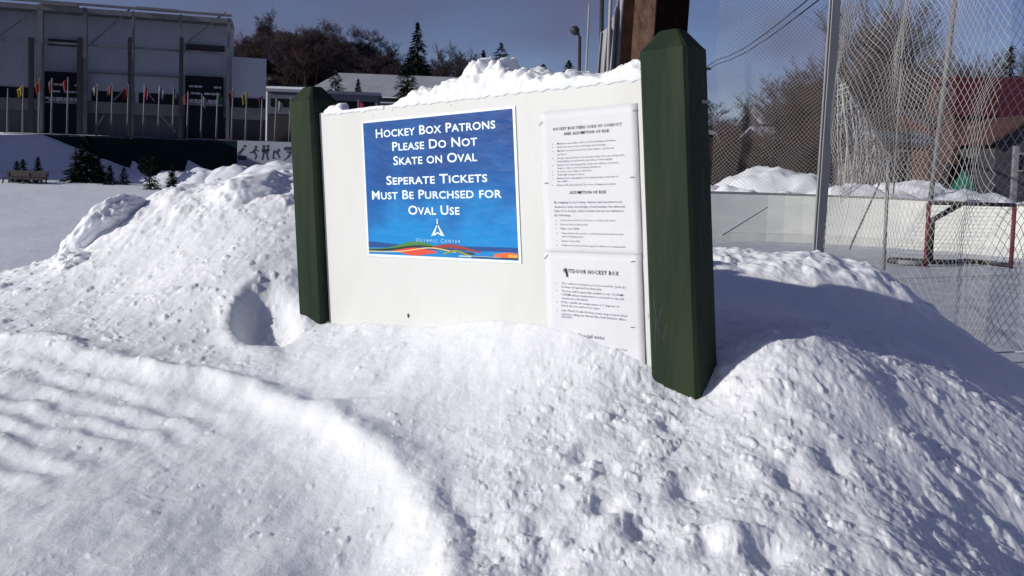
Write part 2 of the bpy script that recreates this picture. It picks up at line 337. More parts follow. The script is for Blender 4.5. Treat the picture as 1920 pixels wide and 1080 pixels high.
dents = [(hit(px, py)[:2], r_, d_) for px, py, r_, d_ in
         [(1135, 950, .016, .018), (1290, 915, .018, .02), (1195, 990, .018, .02), (1330, 1025, .013, .016), (1090, 860, .014, .012), (1480, 900, .02, .02), (1440, 1040, .02, .022),
          (1140, 880, .012, .009), (1250, 800, .012, .01), (1010, 1000, .014, .012), (700, 1040, .03, .016), (620, 1060, .03, .016), (740, 690, .03, .006), (1560, 870, .015, .015), (1030, 1060, .018, .016)]]
def pix(x, y, z):
    dx, dy, dz = x - CAM[0], y - CAM[1], z - CAM[2]
    w = dx * FW[0] + dy * FW[1] + dz * FW[2]; w = np.where(w > .05, w, .05)
    return CX + F * (dx * RT[0] + dy * RT[1] + dz * RT[2]) / w, CY - F * (dx * UP[0] + dy * UP[1] + dz * UP[2]) / w
_Rm = [(np.array(hit(px, py)[:2]), s_) for px, py, s_ in [(1500, 760, .28), (1650, 880, .25), (1250, 960, .16), (1400, 950, .22), (1700, 740, .2), (1300, 820, .12), (1850, 950, .2)]]
def g2(x, y, c, s): return np.exp(-((x - c[0]) ** 2 + (y - c[1]) ** 2) / (2 * s * s))
def height(x, y):
    b = base_h(x, y); near = 1 - sstep(3.0, 5.0, np.hypot(x, y - 1.5))
    h = b.copy()
    wx = x + .03 * fbm(x * 6, y * 6, 3); wy = y + .03 * fbm(x * 6 + 40, y * 6, 3)
    # ploughed ridge and grooves of the track
    d, sg, t, L = poly_dist(wx, wy, ridge)
    side = -sg * d                                   # positive on the near side
    prof = np.where(side > 0, np.exp(-(side / .030) ** 2), np.exp(-(side / .034) ** 2))
    amp = .020 * (1 + .5 * fbm(t * 5, t * 0, 2)) * (0.25 + .75 * sstep(L * .35, L * .62, t))
    h = h + near * amp * prof - near * .012 * sstep(0, .12, side) * (side < .9)
    gro = np.sin(side / .064 * 2 * np.pi + 1.4 * fbm(x * 3, y * 3, 2)) * .0042 * np.exp(-((side - .25) / .30) ** 2) * sstep(.02, .10, side)
    gro = gro * (1 - sstep(L * .60, L * .80, t)) * (.75 + .6 * fbm(x * 4 + 9, y * 4, 2))
    h = h + near * gro
    d2, s2, t2, L2 = poly_dist(wx, wy, ridge2); h = h + near * .007 * np.exp(-(d2 / .04) ** 2)
    # masks
    rough = sum(g2(x, y, c, s) for c, s in _Rm); rough = np.clip(rough, 0, 1)
    crest = sstep(2.45, 2.75, y + .25 * sstep(.3, .9, x)) * near
    left = sstep(-.15, -.5, x) * sstep(1.45, 2.0, y)
    calm = 1 - np.clip(rough + crest + left * .6, 0, 1)
    # general undulation
    h = h + near * (.014 * fbm(x * 3.1 + 5, y * 3.1, 3) + .0035 * fbm(x * 14, y * 14, 3))
    wx2 = x + .018 * fbm(x * 14, y * 14, 2) + .04 * fbm(x * 4, y * 4, 2); wy2 = y + .018 * fbm(x * 14 + 9, y * 14, 2) + .04 * fbm(x * 4 + 50, y * 4, 2)
    cx1 = wx + .0045 * fbm(x * 75, y * 75, 3) * 2; cy1 = wy + .0045 * fbm(x * 75 + 33, y * 75, 3) * 2
    var = np.clip(.55 + 1.5 * fbm(x * 5.5 + 3, y * 5.5 + 8, 3), .12, 1.25)
    h = h + near * rough * (.0040 * billow(x * 8, y * 8, 3, .45) + .6 * var * (.0045 * puffs(wx2 * 20, wy2 * 20) + .0026 * puffs(wx2 * 47, wy2 * 47, 5) + .0012 * puffs(wx2 * 100, wy2 * 100, 9)))
    h = h + near * rough * (.011 * crumbs(cx1 * 22, cy1 * 22, 4, .09) + .008 * crumbs(cx1 * 44, cy1 * 44, 14, .15) + .0045 * crumbs(cx1 * 90, cy1 * 90, 24, .25) + .0012 * fbm(x * 120, y * 120, 2))
    h = h + near * crest * (.018 * billow(x * 5, y * 5, 3, .5) + var * (.011 * puffs(wx2 * 13, wy2 * 13, 3) + .005 * puffs(wx2 * 36, wy2 * 36, 8)) - .012)
    h = h + near * left * (.003 * billow(x * 10, y * 10, 3) + .0016 * puffs(wx2 * 40, wy2 * 40, 2) * var + .013 * crumbs(cx1 * 24, cy1 * 24, 8, .12) + .008 * crumbs(cx1 * 60, cy1 * 60, 18, .18))
    sp = np.clip(.35 + fbm(x * 3 + 70, y * 3, 2) * 2.0, 0, 1)
    h = h + near * calm * sp * (.007 * crumbs(cx1 * 32, cy1 * 32, 12, .06) + .005 * crumbs(cx1 * 80, cy1 * 80, 33, .12))
    h = h + near * .0007 * fbm(x * 60, y * 60, 3)
    # sharp-sided hollow left of the sign
    hx, hy = x - holeP[0], y - holeP[1]
    e = (hx * .85 + hy * .35) / .062; f_ = (hy * 1.0 - hx * .5) / .14; rr = np.sqrt(e * e + f_ * f_)
    h = h - .052 * np.exp(-(rr ** 4)) * (1 - .3 * np.clip(e, -1, 1)) + .012 * np.exp(-((rr - 1.5) / .4) ** 2) * sstep(.3, -.3, e)
    for c, r_, dp in dents: h = h - .75 * dp * g2(x, y, c, r_) + dp * .4 * g2(x, y, (c[0] - r_ * 1.5, c[1] + r_), r_ * 1.1)
    # settle level where the panel and posts go in
    far = 1 - near
    h = h + far * .03 * fbm(x * .5, y * .5, 3) * (1 - sstep(-1, 2.0, x))
    # bank rising to the building on the far left
    bank = sstep(36, 50, y + .12 * x) * (1 - sstep(-9.5, -4, x + (y - 45) * .28)) * sstep(0, 1, 1)
    lim = sstep(-27.5, -20.5, -x - 0 * y) if False else 0
    h = h + BANK(x, y)
    return h
def BANK(x, y):                                     # plateau at 2.15 m behind the green wall; slopes down to the oval in front of it on the far left
    plateau = sstep(52.6, 52.7, y)
    slope = np.clip((y - 38) / 14.0, 0, 1) * (1 - np.clip((x + 30.2 + (52 - y) * 0.35) / 5.6, 0, 1))
    rise = 9.0 * sstep(75, 130, y) * (1 - sstep(10, 60, x)) + 2.5 * sstep(60, 120, y) * sstep(10, 40, x)
    return np.maximum(2.12 * plateau * (1 - sstep(-8, -2, x)), 2.15 * slope) + rise

HA, HB = [-.62, -.42, -.36, -.3, -.24, -.18, -.12, -.05, .02, .1, .2, .32, .45, .65], [16, 17, 19, 19.5, 17, 13, 11, 9, 7, 6, 7, 9, 11, 12]
def hill_z(X, Y): return np.interp(X / Y, HA, HB) * sstep(112, 160, Y) * (1 + .12 * fbm(X * .03, Y * .03, 3)) * (.85 + .0012 * (Y - 118)) - 1.0 + .3 * BANK(X, Y)
def top_z(x, y):                                       # top of ground or hill
    X, Y = np.array([float(x)]), np.array([float(y)]); g_ = float(BANK(X, Y)[0])
    return max(g_, float(hill_z(X, Y)[0])) if y > 112 else max(g_, float(base_h(X, Y)[0]))

r1 = np.exp(np.linspace(math.log(.75), math.log(4.3), 620)); r2 = np.exp(np.linspace(math.log(4.3), math.log(1500), 230))[1:]
rr = np.concatenate([[.25, .45, .6], r1, r2])
th = np.radians(np.concatenate([np.linspace(-180, -60, 50)[:-1], np.linspace(-60, -38, 90)[:-1], np.linspace(-38, 38, 1080), np.linspace(38, 60, 90)[1:], np.linspace(60, 180, 50)[1:-1]]))
TH, RR = np.meshgrid(th, rr); GX = RR * np.sin(TH); GY = RR * np.cos(TH)
GZ = height(GX, GY)
nr, na = GX.shape
co = np.stack([GX, GY, GZ], -1).reshape(-1, 3)
co = np.vstack([co, [[0, 0, float(GZ[0].mean())]]])
I = np.arange(nr - 1)[:, None] * na + np.arange(na)[None]; J = np.roll(np.arange(na), -1)[None] + np.arange(nr - 1)[:, None] * na
quads = np.stack([I, J, J + na, I + na], -1).reshape(-1, 4)[:, ::-1]
me = bpy.data.meshes.new('snow_ground'); nv = len(co); nq = len(quads)
tri = np.stack([np.arange(na), np.full(na, nv - 1), np.roll(np.arange(na), -1)], -1)[:, ::-1]
loops = np.concatenate([quads.ravel(), tri.ravel()]).astype(np.int32)
me.vertices.add(nv); me.vertices.foreach_set('co', co.ravel().astype(np.float32))
me.loops.add(len(loops)); me.loops.foreach_set('vertex_index', loops)
me.polygons.add(nq + na)
me.polygons.foreach_set('loop_start', np.concatenate([np.arange(nq) * 4, nq * 4 + np.arange(na) * 3]).astype(np.int32))
me.polygons.foreach_set('loop_total', np.concatenate([np.full(nq, 4), np.full(na, 3)]).astype(np.int32))
me.polygons.foreach_set('use_smooth', np.ones(nq + na, bool))
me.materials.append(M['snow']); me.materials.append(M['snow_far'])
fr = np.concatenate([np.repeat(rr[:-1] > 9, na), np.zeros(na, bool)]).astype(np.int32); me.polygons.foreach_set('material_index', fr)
me.update(calc_edges=True); me.validate()
g = bpy.data.objects.new('snow_ground', me); COL.objects.link(g); tag(g, kind='structure')

def heap(name, mats, cx, cy, sx, sy, h, zb=-.05, seed=0, rot=0, rough=.25, n=60, fs=1.0):
    """a ploughed heap of snow, as an irregular dome"""
    a = np.linspace(-1.25, 1.25, n); A, B = np.meshgrid(a, a); rad = np.sqrt(A * A + B * B)
    Z = h * np.clip(1 - rad ** 2.2, -.2, 1) * (1 + rough * fbm(A * 2.2 * fs + seed, B * 2.2 * fs + seed * 3, 4)) + h * rough * .5 * billow(A * 3.2 * fs + seed, B * 3.2 * fs, 4, .6) * np.clip(1.2 - rad, 0, 1)
    Z = np.where(rad > 1.2, zb - .1, np.maximum(Z, zb)); X = A * sx; Y = B * sy
    cs, sn = math.cos(rot), math.sin(rot); m = MB()
    m.v = [(cx + X[i, j] * cs - Y[i, j] * sn, cy + X[i, j] * sn + Y[i, j] * cs, float(Z[i, j])) for i in range(n) for j in range(n)]
    m.f = [(i * n + j, i * n + j + 1, (i + 1) * n + j + 1, (i + 1) * n + j) for i in range(n - 1) for j in range(n - 1)]
    m.mi = [0] * len(m.f)
    o = m.build(name, mats, smooth=True); tag(o, kind='structure'); return o

# ------------------------------------------------------------------ the notice board in the snow
nb = thing('notice_board', bpt(.45, .6, 0), 'white notice board between two green posts, half sunk in a snow bank', 'notice board')
def boardbox(m, u0, u1, v0, v1, n0, n1, mi=0):
    m.hexa([bpt(u0, v1, n0), bpt(u1, v1, n0), bpt(u1, v1, n1), bpt(u0, v1, n1), bpt(u0, v0, n0), bpt(u1, v0, n0), bpt(u1, v0, n1), bpt(u0, v0, n1)], mi)
m = MB(); boardbox(m, 0, .8995, 0, .62, 0, .018); pnl = m.build('panel', M['board'], nb)
def post(u0, u1, top, name='post'):
    m = MB(); n0, n1 = -.022, .066; c = .006; ins = .026; rise = .034
    def ring(v, i=0, ch=c):
        a0, a1, b0, b1 = u0 + i, u1 - i, n0 + i, n1 - i
        return [bpt(*q) for q in [(a0 + ch, v, b0), (a1 - ch, v, b0), (a1, v, b0 + ch), (a1, v, b1 - ch), (a1 - ch, v, b1), (a0 + ch, v, b1), (a0, v, b1 - ch), (a0, v, b0 + ch)]]
    rings = [ring(.95)] + [ring(v) for v in (.6, .4, .2, 0)] + [ring(top), ring(top - .003, .003), ring(top - rise, ins, .003), ring(top - rise - .002, ins + .003, .002)]
    vs = [p for r_ in rings for p in r_]; n = 8
    fs = [(i * n + k, i * n + (k + 1) % n, (i + 1) * n + (k + 1) % n, (i + 1) * n + k) for i in range(len(rings) - 1) for k in range(n)] + [tuple((len(rings) - 1) * n + k for k in range(n)), tuple(range(n))[::-1]]
    m.add(vs, fs); return m.build(name, M['green'], nb)
pL = post(-.094, -.0035, -.034); pR = post(.9015, .992, -.040)
m = MB(); boardbox(m, .9922, .9945, .050, .056, .03, .066); m.build('bracket', M['metal'], pR)

_txt = {}
def text_into(m, s, u0, v, width, h, n, spacing=1.0, small=False, bold=0.0, res=2, xs=None, center=None):
    cu = bpy.data.curves.new('t', 'FONT'); cu.body = s; cu.size = 1; cu.resolution_u = res; cu.space_character = spacing; cu.offset = bold
    if small:
        cu.small_caps_scale = .80
        for i in range(len(s)): cu.body_format[i].use_small_caps = True
    o = bpy.data.objects.new('t', cu); COL.objects.link(o)
    dg = bpy.context.evaluated_depsgraph_get(); dg.update(); me = bpy.data.meshes.new_from_object(o.evaluated_get(dg))
    n_ = len(me.vertices)
    if n_:
        a = np.empty(n_ * 3); me.vertices.foreach_get('co', a); a = a.reshape(-1, 3)
        x0, x1 = a[:, 0].min(), a[:, 0].max(); sx = width / (x1 - x0) if width else h / .69
        u_ = u0 + (a[:, 0] - x0) * sx; v_ = v - a[:, 1] * (h / .69)
        pts = BO[None] + BU[None] * u_[:, None] - BV[None] * v_[:, None] + BN[None] * n
        m.add([tuple(p) for p in pts], [tuple(p.vertices) for p in me.polygons])
    bpy.data.objects.remove(o); bpy.data.curves.remove(cu); bpy.data.meshes.remove(me)

# blue poster
def poster_mat():
    m = bpy.data.materials.new('blue_poster'); m.use_nodes = True; t = m.node_tree; b = t.nodes['Principled BSDF']
    c = t.nodes.new('ShaderNodeTexCoord'); n = t.nodes.new('ShaderNodeTexNoise'); n.inputs['Scale'].default_value = 6; n.inputs['Detail'].default_value = 3
    g_ = t.nodes.new('ShaderNodeSeparateXYZ'); t.links.new(c.outputs['Object'], n.inputs[0]); t.links.new(c.outputs['Object'], g_.inputs[0])
    ad = t.nodes.new('ShaderNodeMath'); ad.operation = 'MULTIPLY_ADD'; ad.inputs[1].default_value = -2.1; ad.inputs[2].default_value = 1.08
    t.links.new(g_.outputs['Z'], ad.inputs[0]); a2 = t.nodes.new('ShaderNodeMath'); a2.operation = 'MULTIPLY_ADD'; a2.inputs[1].default_value = 1.1
    t.links.new(n.outputs[0], a2.inputs[0]); t.links.new(ad.outputs[0], a2.inputs[2])
    r_ = t.nodes.new('ShaderNodeValToRGB'); e = r_.color_ramp.elements; e[0].position = .5; e[0].color = (.003, .050, .22, 1); e[1].position = 1.15; e[1].color = (.002, .21, .54, 1)
    x = r_.color_ramp.elements.new(.78); x.color = (.003, .095, .34, 1)
    t.links.new(a2.outputs[0], r_.inputs[0]); t.links.new(r_.outputs[0], b.inputs['Base Color']); b.inputs['Roughness'].default_value = .42; b.inputs['Specular IOR Level'].default_value = .3
    n2 = t.nodes.new('ShaderNodeTexNoise'); n2.inputs['Scale'].default_value = 22; mpn = t.nodes.new('ShaderNodeMapping'); mpn.inputs['Scale'].default_value = (1, 1, 2.2)
    t.links.new(c.outputs['Object'], mpn.inputs[0]); t.links.new(mpn.outputs[0], n2.inputs[0])
    bp = t.nodes.new('ShaderNodeBump'); bp.inputs['Distance'].default_value = .0018; t.links.new(n2.outputs[0], bp.inputs['Height']); t.links.new(bp.outputs[0], b.inputs['Normal'])
    return m
u0, v0, u1, v1 = .1596, .0358, .6018, .3430
m = MB(); boardbox(m, u0 - .005, u1 + .007, v0 - .005, v1 + .006, -.0022, -.0003); po = m.build('poster', M['white'], nb)
tag(po, 'blue poster with white capitals about not skating on the oval')
m = MB(); boardbox(m, u0, u1, v0, v1, -.0030, -.0023); m.build('printed_sheet', poster_mat(), po)
lines = [('Hockey Box Patrons', 707, 257, 931, 242, .0195), ('Please Do Not', 738, 283, 897, 272, .0195), ('Skate on Oval', 740, 309, 897, 302, .0195),
         ('Seperate Tickets', 727, 346, 916, 341, .0195), ('Must Be Purchsed for', 700, 373, 943, 371, .0195), ('Oval Use', 768, 402, 864, 402, .0195)]
for s, xa, ya, xb, yb, h in lines:
    m = MB(); a, va = on_board(xa, ya); b, vb = on_board(xb, yb); text_into(m, s, a, (va + vb) / 2, b - a, h, -.0036, 1.05, True, .016, 3); m.build('lettering', M['wtext'], po)
m = MB(); a, va = on_board(782, 453); b, vb = on_board(866, 455); text_into(m, 'Olympic Center', a, (va + vb) / 2, b - a, .0075, -.0036, 1.25, True, .008, 2); m.build('small_lettering', M['ltext'], po)
m = MB(); eu, ev = on_board(823, 441)
def bquad(m, pts, n=-.0036, mi=0):
    m.add([bpt(eu + a, ev + b, n) for a, b in pts], [tuple(range(len(pts)))], mi)
bquad(m, [(-.020, .002), (-.003, -.022), (-.0005, -.022), (-.0075, -.006), (-.013, .000)])
bquad(m, [(.020, .002), (.013, .000), (.0075, -.006), (.0005, -.022), (.003, -.022)])
bquad(m, [(-.014, -.001), (0, -.0075), (0, -.0045), (-.010, .001)]); bquad(m, [(.014, -.001), (.010, .001), (0, -.0045), (0, -.0075)])
bquad(m, [(-.0018, -.025), (.0018, -.025), (.0018, -.031), (-.0018, -.031)]); bquad(m, [(-.0026, -.034), (0, -.032), (.0026, -.034), (0, -.0365)])
m.build('emblem', M['wtext'], po)
# coloured brush bands along the foot of the poster
def band(name, col, pts_top, pts_bot, n):
    mm = MB(); k = len(pts_top); vs = [bpt(u0 + a * (u1 - u0), v1 - b * .0472, n) for a, b in pts_top] + [bpt(u0 + a * (u1 - u0), v1 - b * .0472, n) for a, b in pts_bot]
    mm.add(vs, [(i, i + 1, k + i + 1, k + i) for i in range(k - 1)]); return mm.build(name, mat(name, col, .45), po)
def curve(f, a, b, k=24): return [(a + (b - a) * i / k, f(a + (b - a) * i / k)) for i in range(k + 1)]
W_ = lambda c, a, w, x: a * math.exp(-((x - c) / w) ** 2)
band('dark_blue_band', (.01, .06, .24), curve(lambda x: .50 + W_(.0, .12, .15, x) + .05 * x, 0, 1), curve(lambda x: .33 + .02 * math.sin(9 * x), 0, 1), -.00335)
band('green_band', (.06, .20, .06), curve(lambda x: .26 + W_(.36, .44, .17, x), 0, .62), curve(lambda x: .16 + W_(.36, .28, .2, x), 0, .62), -.0034)
band('black_green_band', (.012, .03, .015), curve(lambda x: .22 + W_(.40, .30, .22, x), 0, .74), curve(lambda x: .14 + W_(.42, .30, .21, x), 0, .74), -.00345)
band('brick_band', (.27, .04, .03), curve(lambda x: .24 + W_(.58, .38, .16, x), .46, .78), curve(lambda x: .24 + W_(.58, .20, .14, x), .46, .78), -.0035)
band('coral_band', (.62, .07, .035), curve(lambda x: .19 + W_(.35, .20, .13, x), .19, .50), curve(lambda x: .19 - W_(.34, .18, .10, x), .19, .50), -.00355)
band('cream_band', (.70, .55, .25), curve(lambda x: .16 + W_(.46, .27, .17, x), 0, .62), curve(lambda x: .115 + W_(.46, .27, .17, x), 0, .62), -.0036)
band('olive_band', (.25, .27, .05), curve(lambda x: .10 + W_(.62, .25, .08, x), .54, .72), curve(lambda x: .05 + W_(.62, .22, .07, x), .54, .72), -.00365)
band('orange_band', (.66, .13, .04), curve(lambda x: .20 + W_(.95, .13, .08, x), .86, 1), curve(lambda x: .08 + W_(1, .02, .1, x), .86, 1), -.0037)
band('yellow_band', (.68, .36, .06), curve(lambda x: .24, .945, 1), curve(lambda x: .12, .945, 1), -.0038)
band('pale_line_band', (.55, .60, .55), curve(lambda x: .13 - .02 * x, .64, .9), curve(lambda x: .09 - .04 * x, .64, .9), -.00375)
band('black_line_band', (.01, .02, .02), curve(lambda x: .11 - .02 * x, .72, 1), curve(lambda x: .06 - .02 * x, .72, 1), -.0038)

# papers
def paper(u0, v0, u1, v1, n, label, seed):
    """sheet of letter paper, a little wavy"""
    m = MB(); ku, kv = 14, 18
    for i in range(kv + 1):
        for j in range(ku + 1):
            a = j / ku; b = i / kv; lift = .0006 * math.sin(a * 5 + seed) * math.sin(b * 7 + seed) + .0012 * max(0, a - .92) / .08 * (math.sin(b * math.pi * 2) ** 2)
            m.v.append(tuple(bpt(u0 + (u1 - u0) * a, v0 + (v1 - v0) * b, n - abs(lift))))
    m.f = [(i * (ku + 1) + j, (i + 1) * (ku + 1) + j, (i + 1) * (ku + 1) + j + 1, i * (ku + 1) + j + 1) for i in range(kv) for j in range(ku)]; m.mi = [0] * len(m.f)
    o = m.build('paper_notice', M['paper'], nb, smooth=True); s = o.modifiers.new('s', 'SOLIDIFY'); s.thickness = .0003; return tag(o, label)
pa = paper(.669, .048, .884, .328, -.0012, 'white sheet headed with the code of conduct', 1)
pb = paper(.667, .322, .8825, .600, -.0022, 'white sheet headed outdoor hockey box', 2)
def zt(x, y, z7=True): return (990 + x / 4.32, 190 + y / 4.32) if z7 else (990 + x / 4.154, 430 + y / 4.154)
def tl(m, s, xl, yl, xr, yr, z7, h, bold=0.0, n=-.0023, bullet=False):
    a, va = on_board(*zt(xl, yl, z7)); b, vb = on_board(*zt(xr, yr, z7)); text_into(m, s, a, va, b - a, h, n, 1.12, False, bold * .5, 1)
    if bullet: m.add([bpt(a - .011 + q[0], va - .0015 + q[1], n) for q in ((-.001, 0), (0, .001), (.001, 0), (0, -.001))], [(0, 1, 2, 3)])
mh = MB()
tl(mh, 'HOCKEY BOX USERS CODE OF CONDUCT', 210, 238, 765, 204, True, .0056, .02)
tl(mh, 'AND ASSUMPTION OF RISK', 295, 275, 665, 254, True, .0056, .02)
mh.build('heading', M['ink'], pa); mh = MB()
tl(mh, 'ASSUMPTION OF RISK', 343, 750, 640, 745, True, .0056, .02)
mh.build('heading', M['ink'], pa)
mt = MB()
rows = [('Maintain reasonable control of their skating at all times.', 350, 718, 1), ('Read and obey to all posted signs and warnings.', 378, 636, 1), ('Maintain a proper lookout for other skaters, objects and', 408, 697, 1), ('spectators.', 436, 320, 0),
        ('Accept responsibility for knowing the range of his own ability while', 467, 785, 1), ('negotiating oneself within the limits of that ability.', 493, 690, 0), ('Refrain from any skating while under the influence of alcohol,', 523, 740, 1), ('drugs or other control impairing substances.', 548, 598, 0),
        ('Do not lie or sit on ledges in rented "box".', 575, 522, 1), ('Yield right of way to others.', 602, 463, 1), ('Refrain from congregating in the entrance/exit or the flow of', 630, 735, 1), ('the traffic.', 655, 330, 0), ('Behave safe and properly. The noise of dangerous conduct.', 685, 722, 1)]
for s, y, xr, bl in rows: tl(mt, s, 242, y, xr, y - (xr - 242) * .055 * (1.15 - y / 900), True, .0034, .006, bullet=bl)
mt.build('small_print', M['inkb'], pa); mt = MB()
for s, y, xr in [('By engaging in ice hockey, skaters and spectators are', 826, 768), ('deemed to have knowledge of and assume the inherent', 862, 790), ('risks of ice hockey, which include but are not limited to', 895, 782), ('the following:', 930, 350)]:
    tl(mt, s, 218, y, xr, y, True, .0044, .006)
for s, y, xr in [('Injuries that result from collisions or contact with others', 968, 712), ('Injuries from errant pucks', 1002, 487), ('Slips and falls', 1036, 420)]: tl(mt, s, 268, y, xr, y, True, .0034, .006, bullet=True)
for s, y, xr, bl in [('Skates that hit the boards or artificial structures that are in the', 35, 748, 1), ('surrounding area', 60, 432, 0), ('Injuries from falls', 95, 408, 1), ('Helmets and other protective gear for skaters are recommended', 128, 760, 1)]: tl(mt, s, 268, y, xr, y, False, .0034, .006, bullet=bl)
mt.build('small_print', M['inkb'], pa)
mh = MB(); tl(mh, 'OUTDOOR HOCKEY BOX', 278, 335, 713, 345, False, .0078, .012, -.0033); mh.build('heading', M['ink'], pb); mh = MB(); tl(mh, 'Special note:', 402, 835, 605, 845, False, .0075, .004, -.0033)
mh.build('heading', M['ink'], pb); mh = MB()
bu_, bv_ = on_board(*zt(300, 315, False)); mh.add([bpt(bu_ + .0034 * math.cos(k), bv_ + .0036 * math.sin(k), -.0034) for k in np.linspace(0, 2 * math.pi, 12, endpoint=False)], [tuple(range(12))])
mh.add([bpt(bu_ + a, bv_ + b, -.0034) for a, b in ((-.001, .003), (.004, .003), (.005, .014), (.001, .013))], [(0, 1, 2, 3)])
mh.build('mark', M['ink'], pb)
mt = MB()
for s, y, xr, bl in [('The outdoor hockey box is to be used for "pick up"', 425, 768, 1), ('hockey and general hockey play.', 452, 580, 0), ('The box will be generally available 6 am, 12:00AM-', 484, 752, 1), ('5:30PM unless maintenance is needed or special', 512, 750, 0), ('events are scheduled.', 540, 475, 0),
                     ('If the outside air temperature is 5 degrees or', 570, 715, 1), ('below the box will not be open.', 597, 565, 0), ('Lake Placid Youth Hockey teams may reserve their', 634, 778, 1), ('sessions calling the North Elba Park District office,', 662, 768, 0), ('523-2591.', 685, 358, 0)]:
    tl(mt, s, 268, y, xr, y, False, .0040, .006, -.0033, bullet=bl)
mt.build('small_print', M['inkb'], pb); mt = MB()
tl(mt, 'in the outdoor box.', 600, 925, 780, 938, False, .0036, .004, -.0033)
mt.build('small_print', M['inkb'], pb)
for par, spots in ((pa, [(1015, 232, 1), (1192, 207, .15), (1026, 343, .1), (1187, 332, .1)]), (pb, [(1026, 481, 1), (1188, 490, .2), (1188, 613, .1), (1022, 615, .1)])):
    for px, py, sl_ in spots:
        a, b = on_board(px, py); m = MB(); m.tube([bpt(a - .0042, b + .0042 * sl_, -.0040), bpt(a + .0042, b - .0042 * sl_, -.0040)], .0006, 4); m.build('staple', M['metal'], par)
def onpanel_spot(px, py, r_):
    a, b = on_board(px, py); m = MB(); m.add([bpt(a + r_ * math.cos(k) * .7, b + r_ * math.sin(k), -.0008) for k in np.linspace(0, 2 * math.pi, 8, endpoint=False)], [tuple(range(8))]); return m
onpanel_spot(766, 592, .005).build('knot_hole', M['ink'], nb)
m = MB()
for px, py, r_ in [(736, 206, .0025), (845, 197, .002), (636, 560, .002), (623, 567, .002), (700, 216, .0018), (1204, 240, .003), (1210, 300, .003), (1207, 540, .002), (1214, 592, .004), (1005, 300, .0015)]:
    onpanel_spot(px, py, r_).build('nail_mark', M['board_edge'], nb)
# peeled scratch low on the right post
m = MB()
for a, b, c_, d_ in [(.915, .40, .922, .47), (.930, .41, .918, .455), (.921, .45, .935, .475), (.917, .43, .914, .49), (.938, .44, .929, .47)]:
    p, q = bpt(a, b, -.0224), bpt(c_, d_, -.0224); w = BU * .0011; m.add([p - w, p + w, q + w * .4, q - w * .4], [(0, 1, 2, 3)])
m.build('scratch', M['dmetal'], pR)

# snow heaped along the top edge of the board
def cap_obj(u0, u1, hf, seed, label, n=230, k=40, w0=-.002, w1=.10):
    m = MB()
    for i in range(n + 1):
        u = u0 + (u1 - u0) * i / n; H = max(hf(u), .0)
        for j in range(k + 1):
            t = math.pi * j / k; w = w0 + (w1 - w0) / 2 * (1 - math.cos(t)) * min(1, H / .02 + .25)
            s = math.sin(t) ** .75
            q = Vector((u * 1.0, w, s * H)); f = mnoise.fractal(q * 22 + Vector((seed, 0, 0)), .7, 2.1, 3); f2 = 1 - 2 * abs(mnoise.noise(q * 34 + Vector((seed, 4, 0)))); f3 = 1 - 2 * abs(mnoise.noise(q * 85 + Vector((seed, 9, 2))))
            z = s * H * (1 + .38 * f) + (s > .05) * min(1, H / .03) * (.0075 * f2 + .003 * f3) * min(1, s * 2)
            ww = w + min(1, H / .03) * s * (.010 * f2 + .004 * f3) * (-1 if j < k / 2 else 1)
            m.v.append(tuple(bpt(u, .002 + (.005 * (1 + mnoise.noise(Vector((u * 60, seed, 0)))) if j == 0 else 0) - z, ww if j else -.0012)))
    m.f = [(i * (k + 1) + j, (i + 1) * (k + 1) + j, (i + 1) * (k + 1) + j + 1, i * (k + 1) + j + 1) for i in range(n) for j in range(k)]
    m.f.append(tuple(range(k + 1))); m.f.append(tuple(n * (k + 1) + j for j in range(k, -1, -1))); m.mi = [0] * len(m.f)
    o = m.build('snow_heap', M['snow_pile'], smooth=True); return tag(o, label, 'snow')
def hprof(px_pts):
    us = []; hs = []
    for px, pyt, pyb in px_pts:
        a, va = on_board(px, pyb); b, vb = on_board(px, pyt); us.append(a); hs.append(max(va - vb - .0, 0))
    return us[0], us[-1], (lambda u: float(np.interp(u, us, hs)))
a, b, hf = hprof([(735, 196, 197), (750, 180, 194), (775, 168, 192), (800, 168, 190), (825, 158, 188), (850, 142, 185), (875, 128, 182), (895, 124, 180), (915, 125, 177), (930, 116, 176), (940, 125, 175), (948, 142, 174), (960, 138, 173), (985, 138, 170), (1005, 144, 167), (1030, 140, 165), (1060, 134, 161), (1080, 142, 159), (1110, 138, 155), (1140, 136, 152), (1165, 124, 149), (1185, 116, 147), (1200, 110, 145), (1207, 112, 144)])
cap_obj(a, b, hf, 2, 'lumpy white snow heaped along the top edge of the white notice board')
a, b, hf = hprof([(608, 206, 210), (622, 196, 209), (634, 192, 207), (642, 204, 206), (655, 203, 205), (690, 198, 201), (720, 196, 198)])
cap_obj(a, b, hf, 5, 'small clump of snow on the board top beside the left green post', 60, 20, -.002, .03)

